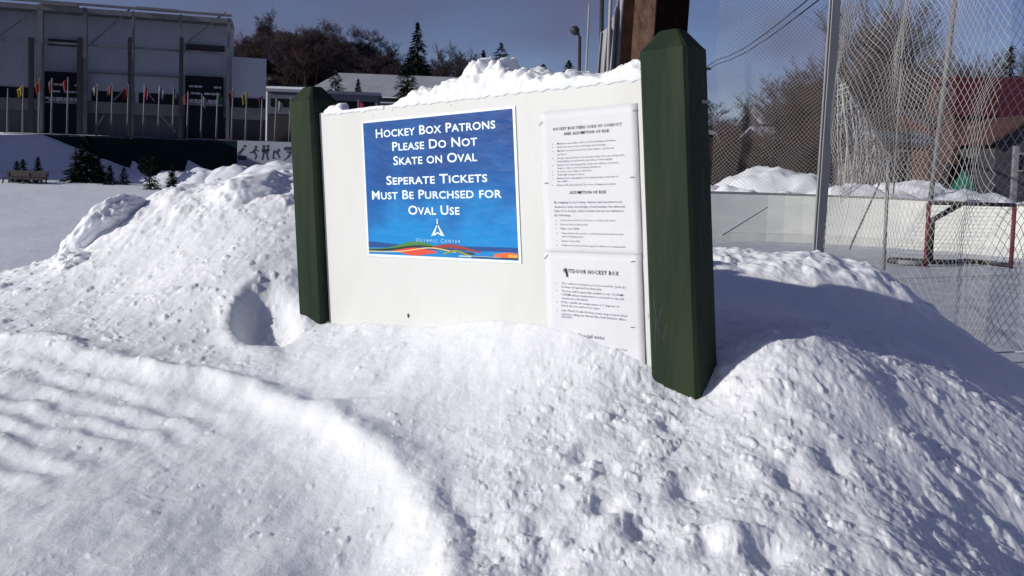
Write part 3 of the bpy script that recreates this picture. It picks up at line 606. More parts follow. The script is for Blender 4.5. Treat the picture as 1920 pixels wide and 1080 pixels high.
# big blocks of hard snow
def snow_block(c, size, rz, seed, label, name='snow_block', rough=.18, rx=0.0, ry=0.0):
    import bmesh
    bm = bmesh.new(); bmesh.ops.create_icosphere(bm, subdivisions=6, radius=1)
    Mt = Matrix.Rotation(rz, 3, 'Z') @ Matrix.Rotation(ry, 3, 'Y') @ Matrix.Rotation(rx, 3, 'X')
    for v in bm.verts:
        p = v.co.copy(); q = Vector([math.copysign(abs(a) ** .8, a) for a in p])
        f = mnoise.fractal(p * 1.6 + Vector((seed, 0, 0)), .8, 2.0, 4); f2 = 1 - 2 * abs(mnoise.noise(p * 5.5 + Vector((seed, 3, 0)))); f3 = 1 - 2 * abs(mnoise.noise(p * 13 + Vector((0, seed, 0))))
        q = q * (1 + rough * f * .85 + rough * .07 * f2 + rough * .035 * f3); v.co = Mt @ Vector((q.x * size[0], q.y * size[1], q.z * size[2]))
    me_ = bpy.data.meshes.new(name); bm.to_mesh(me_); bm.free(); me_.materials.append(M['snow_pile']); me_.polygons.foreach_set('use_smooth', [True] * len(me_.polygons))
    o = bpy.data.objects.new(name, me_); COL.objects.link(o); o.location = tuple(float(q) for q in c); return tag(o, label, 'snow block', 'hard snow blocks on the mound')
snow_block(at(482, 412, 2.80), (.17, .16, .16), .35, 3.1, 'big rounded block of hard snow on the mound left of the notice board', rough=.16)
snow_block(at(204, 446, 2.84), (.075, .15, .165), -.25, 8.4, 'tall narrow slab of hard snow at the left edge of the mound', rough=.17, rx=-.25, ry=.62)
snow_block(at(158, 500, 2.62), (.09, .10, .05), .5, 12.4, 'low piece of hard snow at the foot of the tall snow slab', rough=.3)

# ------------------------------------------------------------------ rink on the right
def rink_pts():
    pts = [at_z(1290, 470, .01)]
    return pts
iceY0, iceY1 = 5.4, 18.6
m = MB()
# boards: curve seen from the camera: from far left corner along the end, then turning towards the right
bpx = [(1100, 458, 18.0), (1250, 462, 18.3), (1360, 466, 18.5), (1480, 470, 18.6), (1640, 473, 18.2), (1760, 477, 17.6), (1900, 481, 16.8), (2100, 490, 15.6), (2500, 500, 13.5)]
bxy = [at(px, py, Y)[:2] for px, py, Y in bpx]
for _ in range(2):
    Q = [bxy[0]]
    for a, b in zip(bxy[:-1], bxy[1:]): Q += [a * .75 + b * .25, a * .25 + b * .75]
    bxy = Q + [bxy[-1]]
rb = thing('rink_boards', (bxy[0][0], bxy[0][1], 0), 'long white hockey rink boards running behind the goal', 'rink boards')
def wallstrip(pts, z0, z1, t):
    m = MB(); n = len(pts)
    for i, p in enumerate(pts):
        d = pts[min(i + 1, n - 1)] - pts[max(i - 1, 0)]; d = d / np.hypot(*d); q = np.array([-d[1], d[0]]) * t
        m.v += [(p[0], p[1], z0), (p[0] + q[0], p[1] + q[1], z0), (p[0] + q[0], p[1] + q[1], z1), (p[0], p[1], z1)]
    for i in range(n - 1):
        for k in range(4): m.f.append((i * 4 + k, i * 4 + (k + 1) % 4, (i + 1) * 4 + (k + 1) % 4, (i + 1) * 4 + k)[::-1])
    m.f += [(0, 1, 2, 3), tuple((n - 1) * 4 + k for k in (3, 2, 1, 0))]; m.mi = [0] * len(m.f); return m
wallstrip(bxy, 0.2, 1.10, .06).build('board_panel', M['rinkb'], rb); 
off = [p + np.array([0.0, -.004]) for p in bxy]
wallstrip(off, -.02, .197, .07).build('kick_plate', M['yel'], rb)
wallstrip([p + np.array([0, -.015]) for p in bxy], 1.103, 1.14, .09).build('top_cap', M['trim'], rb)
m = MB(); R0 = [(-4.0, 6.2), (16, 6.2), (16, 12)]
ice = [(0.2, 5.8, .008), (9, 3.0, .008), (22, 2, .008), (22, 14, .008)] + [(p[0], p[1] + .03, .008) for p in bxy[::-1]]
m.add(ice, [tuple(range(len(ice)))]); o = m.build('rink_ice', M['ice']); tag(o, kind='structure')

# goal
GB = [at_z(1735, 500, .012), at_z(1895, 503, .012)]
gl_, gr_ = np.array(GB[0]), np.array(GB[1]); gd = gr_ - gl_; wid = np.hypot(gd[0], gd[1]); gu = gd / wid; gb = np.array([-gu[1], gu[0], 0])
gb = gb * .8 - gu * .62; gb /= np.linalg.norm(gb)
GH = 1.19
goal = thing('hockey_goal', gl_, 'red framed hockey goal with a white net standing on the ice', 'goal')
Z = np.array([0, 0, 1.0])
for q in (gl_, gr_): m = MB(); m.tube([q, q + Z * GH], .038, 10); m.build('goal_post', M['red'], goal, True)
m = MB(); m.tube([gl_ + Z * GH, gr_ + Z * GH], .038, 10); m.build('crossbar', M['dark'], goal, True)
bl, br = gl_ + gb * .72, gr_ + gb * .72; mid = (gl_ + gr_) / 2; mb = mid + gb * .45
m = MB(); m.tube([gl_ + Z * .05, gl_ + gb * .5 - gu * .2 + Z * .05, bl + gu * .1 + Z * .05, mb - gu * .2 + Z * .05, mb + Z * .05, mb + gu * .2 + Z * .05, br - gu * .1 + Z * .05, gr_ + gb * .5 + gu * .1 + Z * .05, gr_ + Z * .05], .045, 8); m.build('base_frame', M['dark'], goal, True)
m = MB(); m.tube([gl_ - gu * .32 + gb * .2 + Z * .05, gl_ - gu * .05 + Z * .06], .05, 8); m.build('base_padding', M['trim'], goal, True)
m = MB(); m.tube([mid - gu * .22 + Z * GH, mid - gu * .36 + gb * .35 + Z * GH * .72, mb - gu * .25 + Z * .06], .055, 8); m.build('centre_stay', M['dark'], goal, True)
m = MB()                                            # netting: back and sides
def netpatch(m, A, B, C_, D, nu, nv_, r_, dia=False, wob=0.0, n=3):
    """A-B bottom edge, D-C top edge"""
    def P(a, b):
        p = (np.array(A) * (1 - a) + np.array(B) * a) * (1 - b) + (np.array(D) * (1 - a) + np.array(C_) * a) * b
        if wob: p = p + wob * np.array([mnoise.noise(Vector((a * 7, b * 6, 1))), mnoise.noise(Vector((a * 7, b * 6, 5))), mnoise.noise(Vector((a * 8, b * 7, 9)))])
        return p
    if not dia:
        for i in range(nu + 1): m.tube([P(i / nu, j / 6) for j in range(7)], r_, n, cap=False)
        for j in range(nv_ + 1): m.tube([P(i / 6, j / nv_) for i in range(7)], r_, n, cap=False)
    else:
        for s in (1, -1):
            for k in range(-nv_, nu + 1) if s == 1 else range(0, nu + nv_ + 1):
                pts = []
                for j in range(nv_ + 1):
                    i = k + s * j
                    if 0 <= i <= nu: pts.append(P(i / nu, j / nv_))
                if len(pts) > 1: m.tube(pts, r_, n, cap=False)
netpatch(m, bl, br, gr_ + Z * GH, gl_ + Z * GH, 20, 15, .0026)
netpatch(m, gl_, bl, gl_ + Z * GH + gb * .05, gl_ + Z * GH, 8, 15, .0026); netpatch(m, gr_, br, gr_ + Z * GH + gb * .05, gr_ + Z * GH, 8, 15, .0026)
m.build('goal_net', M['net'], goal)

# snow heaps behind the boards
def pz(px, py, Y): return at(px, py, Y)
for (px, pyt, Y, sx, sy, sd) in [(1455, 318, 23, 3.0, 2.0, 1), (1300, 345, 22, 2.4, 1.6, 2), (1380, 352, 20.9, 1.4, .9, 3), (1590, 346, 22, 2.6, 1.5, 4), (1710, 342, 22.5, 2.6, 1.6, 5), (1810, 358, 22, 2.6, 1.5, 6), (1950, 382, 20.5, 2.9, 1.5, 7), (1120, 345, 22, 2.6, 1.5, 8), (2150, 384, 19, 3.2, 1.5, 9), (1650, 362, 20.4, 2.6, .8, 11), (1490, 362, 20.6, 2.0, .8, 12), (1840, 378, 20.0, 2.6, .8, 13)]:
    P = at(px, pyt, Y); heap('snow_heap_bank', M['snow_far'] if False else M['snow_pile'], P[0], Y, sx, sy, max(P[2] / 1.06, .6), seed=sd, rough=.22, n=56)
# left: ploughed heaps beyond the mound on the oval
for (px, pyt, Y, sx, sy, sd) in [(330, 322, 36, 1.6, 1.3, 21), (382, 318, 35, 1.5, 1.2, 22), (440, 312, 35, 1.8, 1.3, 23), (520, 308, 28, 2.2, 1.4, 24), (262, 345, 36, 1.6, 1.0, 25)]:
    P = at(px, pyt, Y); heap('snow_heap_bank', M['snow_far'], P[0], Y, sx, sy, max(P[2] / 1.05, .3), seed=sd, rough=.3, n=40)

# tall metal pole by the rink, with the near safety net
pt, pb_ = at(1567, 0, 6.8), at(1537, 450, 6.8); dv = (pt - pb_) / (pt[2] - pb_[2])
mp0 = pb_ - dv * pb_[2]; mp1 = pb_ + dv * (6.0 - pb_[2])
pole = thing('net_pole', mp0, 'tall square steel pole carrying the rink netting, bright on its left edge', 'pole')
m = MB(); ax = np.array([math.cos(.30), math.sin(.30) * -1, 0]); ay = np.array([-ax[1], ax[0], 0]); hw = .041
ax2 = np.array([math.cos(.33), math.sin(.33), 0]); ay2 = np.array([-ax2[1], ax2[0], 0])
hw2 = .016
m.hexa([mp0 + ax2 * a * hw + ay2 * b * hw2 for a, b in ((-1, -1), (1, -1), (1, 1), (-1, 1))] + [mp1 + ax2 * a * hw + ay2 * b * hw2 for a, b in ((-1, -1), (1, -1), (1, 1), (-1, 1))]); m.build('shaft', M['galv'], pole)
m = MB(); m.tube([mp0 + ax2 * -.055 + Z * .3, mp1 + ax2 * -.055], .008, 6); m.build('net_cable', M['galv'], pole)
A = np.array(mp0) + Z * .05 + ax2 * .05; Bq = at(2250, 400, 3.1); Bq = np.array([Bq[0], Bq[1], .9])
net1 = thing('safety_net', A, 'near white diamond mesh safety net stretched right from the steel pole', 'net')
m = MB(); top = 3.7; netpatch(m, A + Z * .25, Bq + Z * .3, np.array([Bq[0] + .1, Bq[1], 3.6]), A + dv * top, 62, 40, .0016, True, .09); m.build('mesh', M['net'], net1)
m = MB(); m.tube([A + Z * .25 + (Bq + Z * .3 - A - Z * .25) * k / 8 + Z * .02 * math.sin(k) for k in range(9)], .004, 4); m.build('edge_rope', M['net'], net1)
# far net behind the rink, hung on poles
fA = at(1332, 380, 19.5); fB = at(1780, 380, 19.0)
net2 = thing('safety_net', (fA[0], fA[1], 1.1), 'fine far mesh safety net hung behind the end boards of the rink', 'net')
m = MB(); netpatch(m, (fA[0], fA[1], 1.15), (fB[0], fB[1], 1.15), (fB[0], fB[1], 6.9), (fA[0], fA[1], 6.9), 58, 58, .0026, True, .12); m.build('mesh', M['net'], net2)
# sagging net panel right of the pole
net3 = thing('safety_net', at(1660, 320, 12), 'loose triangular net sagging between the steel pole and a thin post', 'net')
m = MB(); a_, b_, c__ = at(1571, 140, 11), at(1672, 300, 12.5), at(1575, 380, 11.5); N = 34
def tri_net(m, A_, B_, C_, N, r_):
    for k in range(1, N + 1):
        t = k / N; j = np.array([0, .25 * math.sin(k * 1.3), 0])
        m.tube([A_ + (B_ - A_) * t, (A_ + (B_ - A_) * t + A_ + (C_ - A_) * t) / 2 + j, A_ + (C_ - A_) * t], r_, 3, cap=False)
        m.tube([B_ + (A_ - B_) * t, (B_ + (A_ - B_) * t + B_ + (C_ - B_) * t) / 2 + j, B_ + (C_ - B_) * t], r_, 3, cap=False)
tri_net(m, a_, b_, c__, N, .0050); m.build('mesh', M['net'], net3)
m = MB(); m.tube([a_, (a_ + b_) / 2 + Z * .06, b_], .016, 4); m.tube([at(1571, 215, 11), at(1615, 262, 11.5), at(1660, 322, 12)], .012, 4); m.build('edge_rope', M['net'], net3)
for (x0, y0, x1, y1, Y, r_, lb) in [(1790, 0, 1745, 372, 19.4, .06, 'thin grey pole leaning right behind the hockey goal net'), (1666, 300, 1662, 388, 13, .03, 'short grey post at the low corner of the sagging net'), (1694, 60, 1682, 250, 19, .02, 'thinnest grey pole in front of the blue grey house')]:
    P0, P1 = at(x1, y1, Y), at(x0, y0, Y); d_ = (P1 - P0) / (P1[2] - P0[2]); lo = P0 - d_ * P0[2]; hi = P1 + d_ * (1.2 if y0 == 0 else 0)
    o = thing('net_pole', lo, lb, 'pole'); m = MB(); m.tube([lo, (lo + hi) / 2, hi], r_, 8); m.build('shaft', M['steel'], o, True)
m = MB(); m.tube([at(1655, 330, 13), at(1592, 468, 12.2)], .014, 5); o = m.build('guy_rope', M['netdark']); tag(o, 'dark guy rope slanting down in front of the white rink boards', 'rope')
m = MB(); m.tube([at(1353, 442, 5.6), at(1440, 388, 10)], .006, 5); o = m.build('guy_rope', M['net']); tag(o, 'pale guy rope slanting up right from behind the right green post', 'rope')

# rusty steel column behind the board
cY = 3.35; c0 = at(1218, 150, cY); c0[2] = 0
col = thing('steel_column', c0, 'rusty brown steel column standing behind the notice board', 'column')
yaw = math.radians(-45)
k0 = at(1222, 100, cY)
def cbox(m, a0, a1, b0, b1, z0, z1):
    cs, sn = math.cos(yaw), math.sin(yaw); lean = .03
    m.hexa([(k0[0] + a * cs - b * sn + lean * (z - 2), k0[1] + a * sn + b * cs, z) for z in (z0, z1) for a, b in ((a0, b0), (a1, b0), (a1, b1), (a0, b1))])
m = MB(); cbox(m, -.118, -.006, 0, .22, 0, 6.5); m.build('web', M['rust'], col)
m = MB(); cbox(m, -.0057, 0, -.004, .235, 0, 6.5); m.build('flange', M['rustd'], col)  # thin near-black plate over the right face, its shade put in as colour
m = MB(); cbox(m, -.20, -.1183, .03, .20, 0, 6.5); m.build('flange', M['rustd'], col)
# white netting bundle hung beside the column
P = at(1140, 100, 3.9)
sh = thing('net_curtain', (P[0], P[1], 1.2), 'bundled white net curtain hanging just left of the rusty column', 'net')
m = MB(); n_ = 26
prof = []
for i in range(n_ + 1):
    t = i / n_; a = at(1116 + 44 * t, 150, 3.9); prof.append((a[0], 3.9 + .012 * math.sin(t * 21) + .005 * math.sin(t * 47), t))
lev = 14
for j in range(lev + 1):
    for x, y, t in prof:
        yt = 52 - 75 * max(0, t - .3) / .7 * 1.6 - 6 * math.sin(t * 9) if t > .3 else 60 - 30 * t
        zt_ = at(1116 + 44 * t, yt, 3.9)[2]; z = .9 + (zt_ - .9) * j / lev; m.v.append((x + .035 * (z - 1.9), y + .01 * math.sin(z * 9 + t * 5), z))
m.f = [(j * (n_ + 1) + i, j * (n_ + 1) + i + 1, (j + 1) * (n_ + 1) + i + 1, (j + 1) * (n_ + 1) + i) for j in range(lev) for i in range(n_)]; m.mi = [0] * len(m.f)
o = m.build('cloth', M['sheet'], sh, True); s = o.modifiers.new('s', 'SOLIDIFY'); s.thickness = .004
m = MB(); q0, q1 = at(1140, 140, 3.8), at(1146, -40, 3.8); m.tube([q0 - Z * 1.6, q1 + Z], .008, 8); m.build('support_pipe', M['galv'], sh, True)

def pole_thing(name, x0, y0, x1, y1, Y, r_, m_, lb, cat='pole', down=0):
    P0, P1 = at(x1, y1, Y), at(x0, y0, Y); d_ = (P1 - P0) / (P1[2] - P0[2]); lo = P0 - d_ * (P0[2] - down)
    o = thing(name, lo, lb, cat); m = MB(); m.tube([lo, (lo + P1) / 2, P1], [r_ * 1.15, r_, r_ * .85], 8); m.build('shaft', m_, o, True); return o, P1
pole_thing('thin_mast', 1105, 8, 1099, 130, 26, .035, M['galv'], 'thin grey mast rising between the lamp post and the net curtain')
pole_thing('thin_mast', 1129, -30, 1127, 130, 18, .055, M['dmetal'], 'dark mast seen above the net curtain left of the rusty column')
lamp, lp = pole_thing('street_lamp', 1087, 68, 1086, 140, 24, .055, M['dmetal'], 'dark street lamp with a round head above the snowy board top', 'street lamp')
m = MB(); m.tube([lp - Z * .05, lp + Z * .12 - np.array([.05, 0, 0]), lp + Z * .16 - np.array([.12, 0, 0])], .035, 6); m.build('arm', M['dmetal'], lamp, True)
m = MB(); hc = lp + np.array([-.13, 0, .12])
m.tube([hc + np.array([-.10, 0, .16]), hc + np.array([-.08, 0, .12]), hc + np.array([.0, 0, .02]), hc + np.array([.06, 0, -.08])], [.04, .12, .14, .06], 10); m.build('lamp_head', M['dmetal'], lamp, True)

# power lines and their pole (mostly behind the right green post)
up, upt = pole_thing('utility_pole', 1303, 118, 1300, 250, 45, .14, M['bark'], 'dark wooden utility pole hidden behind the right green post', 'utility pole')
m = MB(); m.box(upt - Z * .3, (1.8, .12, .14)); m.build('crossarm', M['bark'], up)
for k, (a, b, lb) in enumerate([((1345, 112), (1524, -8), 'upper of two dark power lines climbing right from the green post'), ((1345, 120), (1540, -4), 'lower of two dark power lines climbing right from the green post')]):
    Pn = at(b[0], b[1], 17); Pm = at(a[0], a[1], 42); d_ = Pn - Pm; far = at(1303, 140 + 5 * k, 44.6)
    m = MB(); m.tube([far, Pm] + [Pm + d_ * t - Z * .25 * math.sin(math.pi * t) for t in (.25, .5, .75)] + [Pn, Pn + d_ * .8 + Z * .4], .022, 4); o = m.build('power_line', M['wire']); tag(o, lb, 'power line', 'power lines')

# ------------------------------------------------------------------ building on the left
FP = Plane((at(80, 250, 56)[0], 56, 0), math.radians(17))
def fa(px, py=150): return FP.hit(px, py)[0]
def fz(px, py): return FP.hit(px, py)[1]
zb = 2.1
bd = thing('sports_building', FP.P(0, zb), 'large grey metal building with truss frame and two dark scoreboards', 'building')
aL, aR = fa(-900), fa(433)
def ztop(px, py): return FP.hit(px, py)[1]
zt_ = ztop(430, 34); zt2 = ztop(60, 14); ZT = (zt_ + zt2) / 2
zw0, zw1 = ztop(250, 172), ztop(250, 192); zl = ztop(250, 214)
m = MB(); m.pbox(FP, aL, aR, zw1, ZT - .3, -4, -1.2); m.build('wall', M['clad'], bd)
m = MB(); m.pbox(FP, aL, aR, zl, zw1 - .003, -4, -1.1); m.build('sill_band', M['clad2'] if False else M['steel'], bd)
m = MB(); m.pbox(FP, aL, aR, zb - .3, zl - .003, -4, -1.6); m.build('lower_wall', M['clad2'], bd)
m = MB(); m.pbox(FP, aL, aR + .02, ZT - .297, ZT + .05, -4.1, .3); m.build('parapet', M['steel'], bd)
for x0, x1 in ((-200, 72), (166, 248), (256, 336), (430, 432)):
    m = MB(); m.pbox(FP, fa(x0), fa(x1), zw0, zw1, -1.19, -1.12); m.build('window_band', M['glassd'], bd)
for x0, x1, y0, y1 in ((80, 156, 134, 252), (346, 418, 142, 256)):
    m = MB(); a0, a1, q0, q1 = fa(x0), fa(x1), zb - .2, fz((x0 + x1) / 2, (y0)); m.pbox(FP, a0, a1, q0, q1, -1.1, -.5); sb = m.build('scoreboard', M['glassd'], bd)
    m = MB()
    for k, (fy, x_a, x_b) in enumerate([(158, .1, .45), (158, .75, .95), (171, .15, .4), (171, .5, .92), (184, .02, .55), (184, .6, .95), (188, .1, .9)]):
        zc = fz((x0 + x1) / 2, fy + (4 if x0 > 200 else 0)); s_ = x_a
        while s_ < x_b:
            m = MB(); w_ = rnd.uniform(.08, .2); m.pbox(FP, a0 + (a1 - a0) * s_, a0 + (a1 - a0) * min(s_ + w_, x_b), zc - .07, zc + .07, -.5, -.47); s_ += w_ + .02; m.build('score_line', M['lit'], sb)
    m = MB(); zc = fz((x0 + x1) / 2, 191 + (4 if x0 > 200 else 0)); m.pbox(FP, a0 + .02, a1 - .02, zc - .1, zc + .04, -.5, -.40); m.build('ledge', M['steel'], sb)
for x0, x1, y0, y1 in ((83, 153, 71, 83), (345, 419, 81, 95)):
    m = MB(); m.pbox(FP, fa(x0), fa(x1), fz((x0 + x1) / 2, y1), fz((x0 + x1) / 2, y0), -1.19, -1.0); m.build('louvre', M['louvre'], bd)
cols = [(77, .34), (160, .26), (250, .13), (338, .13), (428, .22)] + [(-14, .3), (-100, .4), (-190, .3), (-280, .4)]
for px, w_ in cols:
    a = fa(px); m = MB(); m.pbox(FP, a - w_ / 2, a + w_ / 2, zb - .2, ZT + .1, -.1, .3); m.build('column', M['steel'], bd)
for px, w_ in ((62, .3), (245, .2), (152, .3), (341, .25)):
    a = fa(px); m = MB(); m.pbox(FP, a - w_ / 2, a + w_ / 2, zb - .2, fz(px, 72), .35, .6); m.build('column', M['louvre'], bd)
for yy, w_ in ((88, .14), (12 + 2, .16)):
    m = MB(); zc = fz(250, yy + 2); m.pbox(FP, aL, aR, zc - w_ / 2, zc + w_ / 2, .05, .25); m.build('beam', M['steel'], bd)
m = MB(); zc = fz(250, 138); m.pbox(FP, fa(160), fa(340), zc - .04, zc + .04, -1.19, -1.0); m.build('beam', M['steel'], bd)
for x0, y0, x1, y1 in ((-10, 75, 70, 18), (172, 82, 244, 18), (343, 88, 424, 22), (-100, 70, -20, 12), (214, 188, 236, 166), (275, 170, 290, 190), (180, 240, 196, 215), (300, 215, 330, 248)):
    p0 = FP.P(*FP.hit(x0, y0), .12); p1 = FP.P(*FP.hit(x1, y1), .12); m = MB(); m.tube([p0, p1], .07 if y0 > 60 and y1 < 30 else .05, 5); m.build('brace', M['steel'], bd)
for x0, x1, yy in ((81, 150, 11), (258, 335, 20)):                            # sunlit edges of the roof girder
    m = MB(); zc = fz((x0 + x1) / 2, yy); m.pbox(FP, fa(x0), fa(x1), zc - .08, zc + .06, .3, .9); m.build('girder', M['trim'], bd)
# right wing
a0, a1 = aR + .02, fa(499, 150); zt3 = fz(470, 107)
m = MB(); m.pbox(FP, a0, a1, zw1, zt3, -2.2, -.6); w_ = m.build('wing_wall', M['clad'], bd)
m = MB(); m.pbox(FP, a0, a1, zb - .3, zl - .05, -2.2, -.9); m.build('lower_wall', M['dwall'], bd)
m = MB(); m.pbox(FP, a0, a1, zl - .047, zw1 - .003, -2.2, -.7); m.build('sill_band', M['steel'], bd)
m = MB(); m.pbox(FP, a0, a1, zw0 - .05, zw1, -.59, -.52); m.build('window_band', M['glassd'], bd)
# low annex
AP = Plane((at(500, 250, 66)[0], 66, 0), math.radians(8)); ax_ = thing('annex_building', AP.P(0, zb), 'low blue grey building just right of the large grey sports building', 'building')
z1_, z2_, z3_ = AP.hit(520, 172)[1], AP.hit(520, 195)[1], AP.hit(520, 214)[1]
m = MB(); m.pbox(AP, .02, 9, zb - .3, z3_, -6, 0); m.build('lower_wall', M['dwall'], ax_)
m = MB(); m.pbox(AP, .02, 9, z3_ + .003, z1_, -6, .05); m.build('wall', M['annex'], ax_)
m = MB(); m.pbox(AP, .3, 8.7, z2_ - .2, z2_ + .45, .053, .1); m.build('window_band', M['glassd'], ax_)
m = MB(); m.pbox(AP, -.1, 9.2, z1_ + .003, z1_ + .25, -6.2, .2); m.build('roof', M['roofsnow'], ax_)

# building added out of view beyond the left edge, to shade the bank
tbd = thing('shade_building', (-41, 38, 0), 'tall grey building added out of view on the left to shade the snow bank', 'building')
m = MB(); m.box((-41.5, 37.5, 4.6), (7, 17, 9.2)); m.build('wall', M['clad'], tbd)
m = MB(); m.box((-41.5, 37.5, 9.35), (7.6, 17.6, .28)); m.build('roof', M['roofsnow'], tbd)
for k in range(5): m = MB(); m.box((-37.97, 31 + k * 3.2, 6), (.06, 2.0, 1.2)); m.build('window', M['glassd'], tbd)
m = MB(); m.box((-37.97, 33, 1.1), (.08, 1.0, 2.2)); m.build('door', M['dmetal'], tbd)

# green retaining wall with pictogram board
GW = Plane((at(95, 255, 51.6)[0], 51.6, 0), math.radians(1.5))
gwl = thing('green_wall', GW.P(0, 0), 'long dark green screen wall below the row of flagpoles', 'wall')
zg = GW.hit(270, 260)[1]
m = MB(); m.pbox(GW, -3.0, GW.hit(900, 300)[0], -.5, zg, -.3, 0); m.build('screen', M['greenwall'], gwl)
m = MB(); m.pbox(GW, -3.0, GW.hit(900, 300)[0], zg + .003, zg + .1, -.33, .03); m.build('top_rail', M['dmetal'], gwl)
PB = Plane((at(445, 266, 50)[0], 50, 0), 0)
pbd = thing('pictogram_board', PB.P(2, 0), 'white board with five dark winter sport pictograms beside the green wall', 'sign')
w5 = PB.hit(548, 280)[0]; zt4, zb4 = PB.hit(495, 265)[1], PB.hit(495, 308)[1]
m = MB(); m.pbox(PB, 0, w5 + .4, zb4 - .2, zt4, -.06, 0); bp_ = m.build('panel', M['panelw'], pbd)
for q in (.3, w5): m = MB(); m.tube([PB.P(q, 0, -.12), PB.P(q, zt4, -.12)], .05, 6); m.build('leg', M['steel'], pbd)
def pict(cx_, shapes):
    m = MB()
    for s in shapes:
        n = len(s); pts = [PB.P(cx_ + a, (zt4 + zb4) / 2 + b, .012) for a, b in s]; pts2 = [PB.P(cx_ + a, (zt4 + zb4) / 2 + b, .003) for a, b in s]
        m.add(pts + pts2, [tuple(range(n))] + [(i, (i + 1) % n, n + (i + 1) % n, n + i) for i in range(n)])
    m.build('pictogram', M['pict'], pbd)
def stroke(a, b, w): d = np.array(b) - np.array(a); d = d / np.hypot(*d); q = np.array([-d[1], d[0]]) * w / 2; return [tuple(np.array(a) - q), tuple(np.array(b) - q), tuple(np.array(b) + q), tuple(np.array(a) + q)]
def disc(c, r_): return [(c[0] + r_ * math.cos(k), c[1] + r_ * math.sin(k)) for k in np.linspace(0, 6.283, 8, endpoint=False)]
cw = (w5 + .1) / 5
pict(cw * .5, [stroke((-.25, -.1), (.05, .25), .14), disc((.12, .38), .09), [(-.3, -.5), (.22, -.5), (.24, -.22), (-.28, -.2)]])
pict(cw * 1.5, [disc((.1, .35), .09), stroke((-.1, .0), (.12, .25), .14), stroke((-.1, 0), (-.28, -.02), .08), stroke((.0, .05), (.15, -.2), .1), stroke((.15, -.2), (.05, -.42), .08), stroke((.1, .15), (.28, .1), .07)])
pict(cw * 2.5, [disc((-.12, .4), .1), disc((.14, .42), .1), stroke((-.15, .3), (-.05, -.05), .2), stroke((.15, .3), (.08, -.05), .16), stroke((-.12, -.05), (-.2, -.45), .1), stroke((.08, -.05), (.16, -.45), .1), stroke((-.25, .1), (.26, .2), .08)])
pict(cw * 3.5, [disc((.12, .2), .09), stroke((-.22, .1), (.1, .05), .18), stroke((-.2, .05), (-.22, -.3), .08), stroke((.05, .0), (.18, -.3), .09), stroke((-.3, -.3), (-.05, -.35), .06)])
pict(cw * 4.5, [[(-.28, .2), (.3, .2), (.26, .44), (-.24, .42)], stroke((.2, .15), (-.02, -.25), .12), stroke((-.02, -.25), (-.25, -.42), .06), stroke((-.1, .1), (.15, .1), .1)])

# flagpoles
flags = [(15, 168, None), (50, 160, 'green'), (38, 148, 'yellow'), (75, 150, 'orange and red'), (98, 148, 'white and red'), (128, 147, 'red'), (183, 158, 'white and dark'), (211, 158, 'pink red'), (241, 160, 'dark red'), (271, 160, 'red and white'),
         (299, 162, 'white and blue'), (326, 165, 'pale grey'), (353, 174, 'crimson'), (379, 178, 'white'), (408, 176, 'teal'), (437, 168, 'faded red'), (463, 172, 'golden yellow'), (492, 178, 'maroon'), (518, 186, 'small white'), (545, 184, 'amber')]
fc = {'green': (.02, .08, .06), 'yellow': (.55, .42, .03), 'orange and red': (.5, .13, .03), 'white and red': (.5, .42, .48), 'red': (.42, .03, .05), 'white and dark': (.35, .3, .4), 'pink red': (.38, .10, .12), 'dark red': (.28, .015, .03), 'red and white': (.48, .2, .24),
      'white and blue': (.42, .44, .5), 'pale grey': (.22, .22, .24), 'crimson': (.25, .02, .06), 'white': (.45, .45, .5), 'teal': (.03, .14, .13), 'faded red': (.16, .05, .06), 'golden yellow': (.42, .32, .04), 'maroon': (.12, .01, .02), 'small white': (.5, .5, .5), 'amber': (.3, .2, .05)}
names_used = {}
for i, (px, py, colr) in enumerate(flags):
    if i == 2: continue
    if i == 1: colr = 'yellow'
    Y = 52.6; top = at(px + (0 if i != 1 else -6), py, Y); basep = np.array([at(px, 262, Y)[0], Y, 2.12]); basep[0] = top[0] - .02 * (top[2] - 2.1)
    desc = f'slim flagpole with a limp {colr} flag above the green wall' if colr else 'bare slim flagpole standing first from the left above the snow bank'
    o = thing('flagpole', basep, desc, 'flagpole', 'flagpoles along the green wall')
    m = MB(); m.tube([basep, (basep + top) / 2, top], [.06, .05, .035], 6); m.build('pole', M['steel'], o, True)
    m = MB(); m.tube([top, top + Z * .07], [.06, .03], 6); m.build('finial', M['trim'], o)
    if colr:
        m = MB(); h_, w_ = rnd.uniform(.5, .7), rnd.uniform(.22, .45); k1, k2 = 6, 6; sgn = -1 if i < 9 else rnd.choice((-1, 1))
        for a in range(k1 + 1):
            for b in range(k2 + 1):
                s = b / k2; m.v.append(tuple(top + np.array([sgn * w_ * s * (1 - .25 * a / k1), .05 * math.sin(s * 9 + i), -.02 - h_ * a / k1 - .28 * s ** 1.3])))
        m.f = [(a * (k2 + 1) + b, a * (k2 + 1) + b + 1, (a + 1) * (k2 + 1) + b + 1, (a + 1) * (k2 + 1) + b) for a in range(k1) for b in range(k2)]
        m.mi = [1 if (a // k2 > 2 and ' and ' in colr) else 0 for a in range(len(m.f))]
        c2 = {'orange and red': (.35, .02, .02), 'white and red': (.4, .04, .05), 'white and dark': (.05, .04, .06), 'red and white': (.4, .03, .05), 'white and blue': (.05, .06, .12)}.get(colr, (.1, .1, .1))
        fo = m.build('flag', [mat('flag_cloth', tuple(c_ * .42 for c_ in fc[colr]), .8), mat('flag_cloth_second', c2, .8)], o, True); s_ = fo.modifiers.new('s', 'SOLIDIFY'); s_.thickness = .01
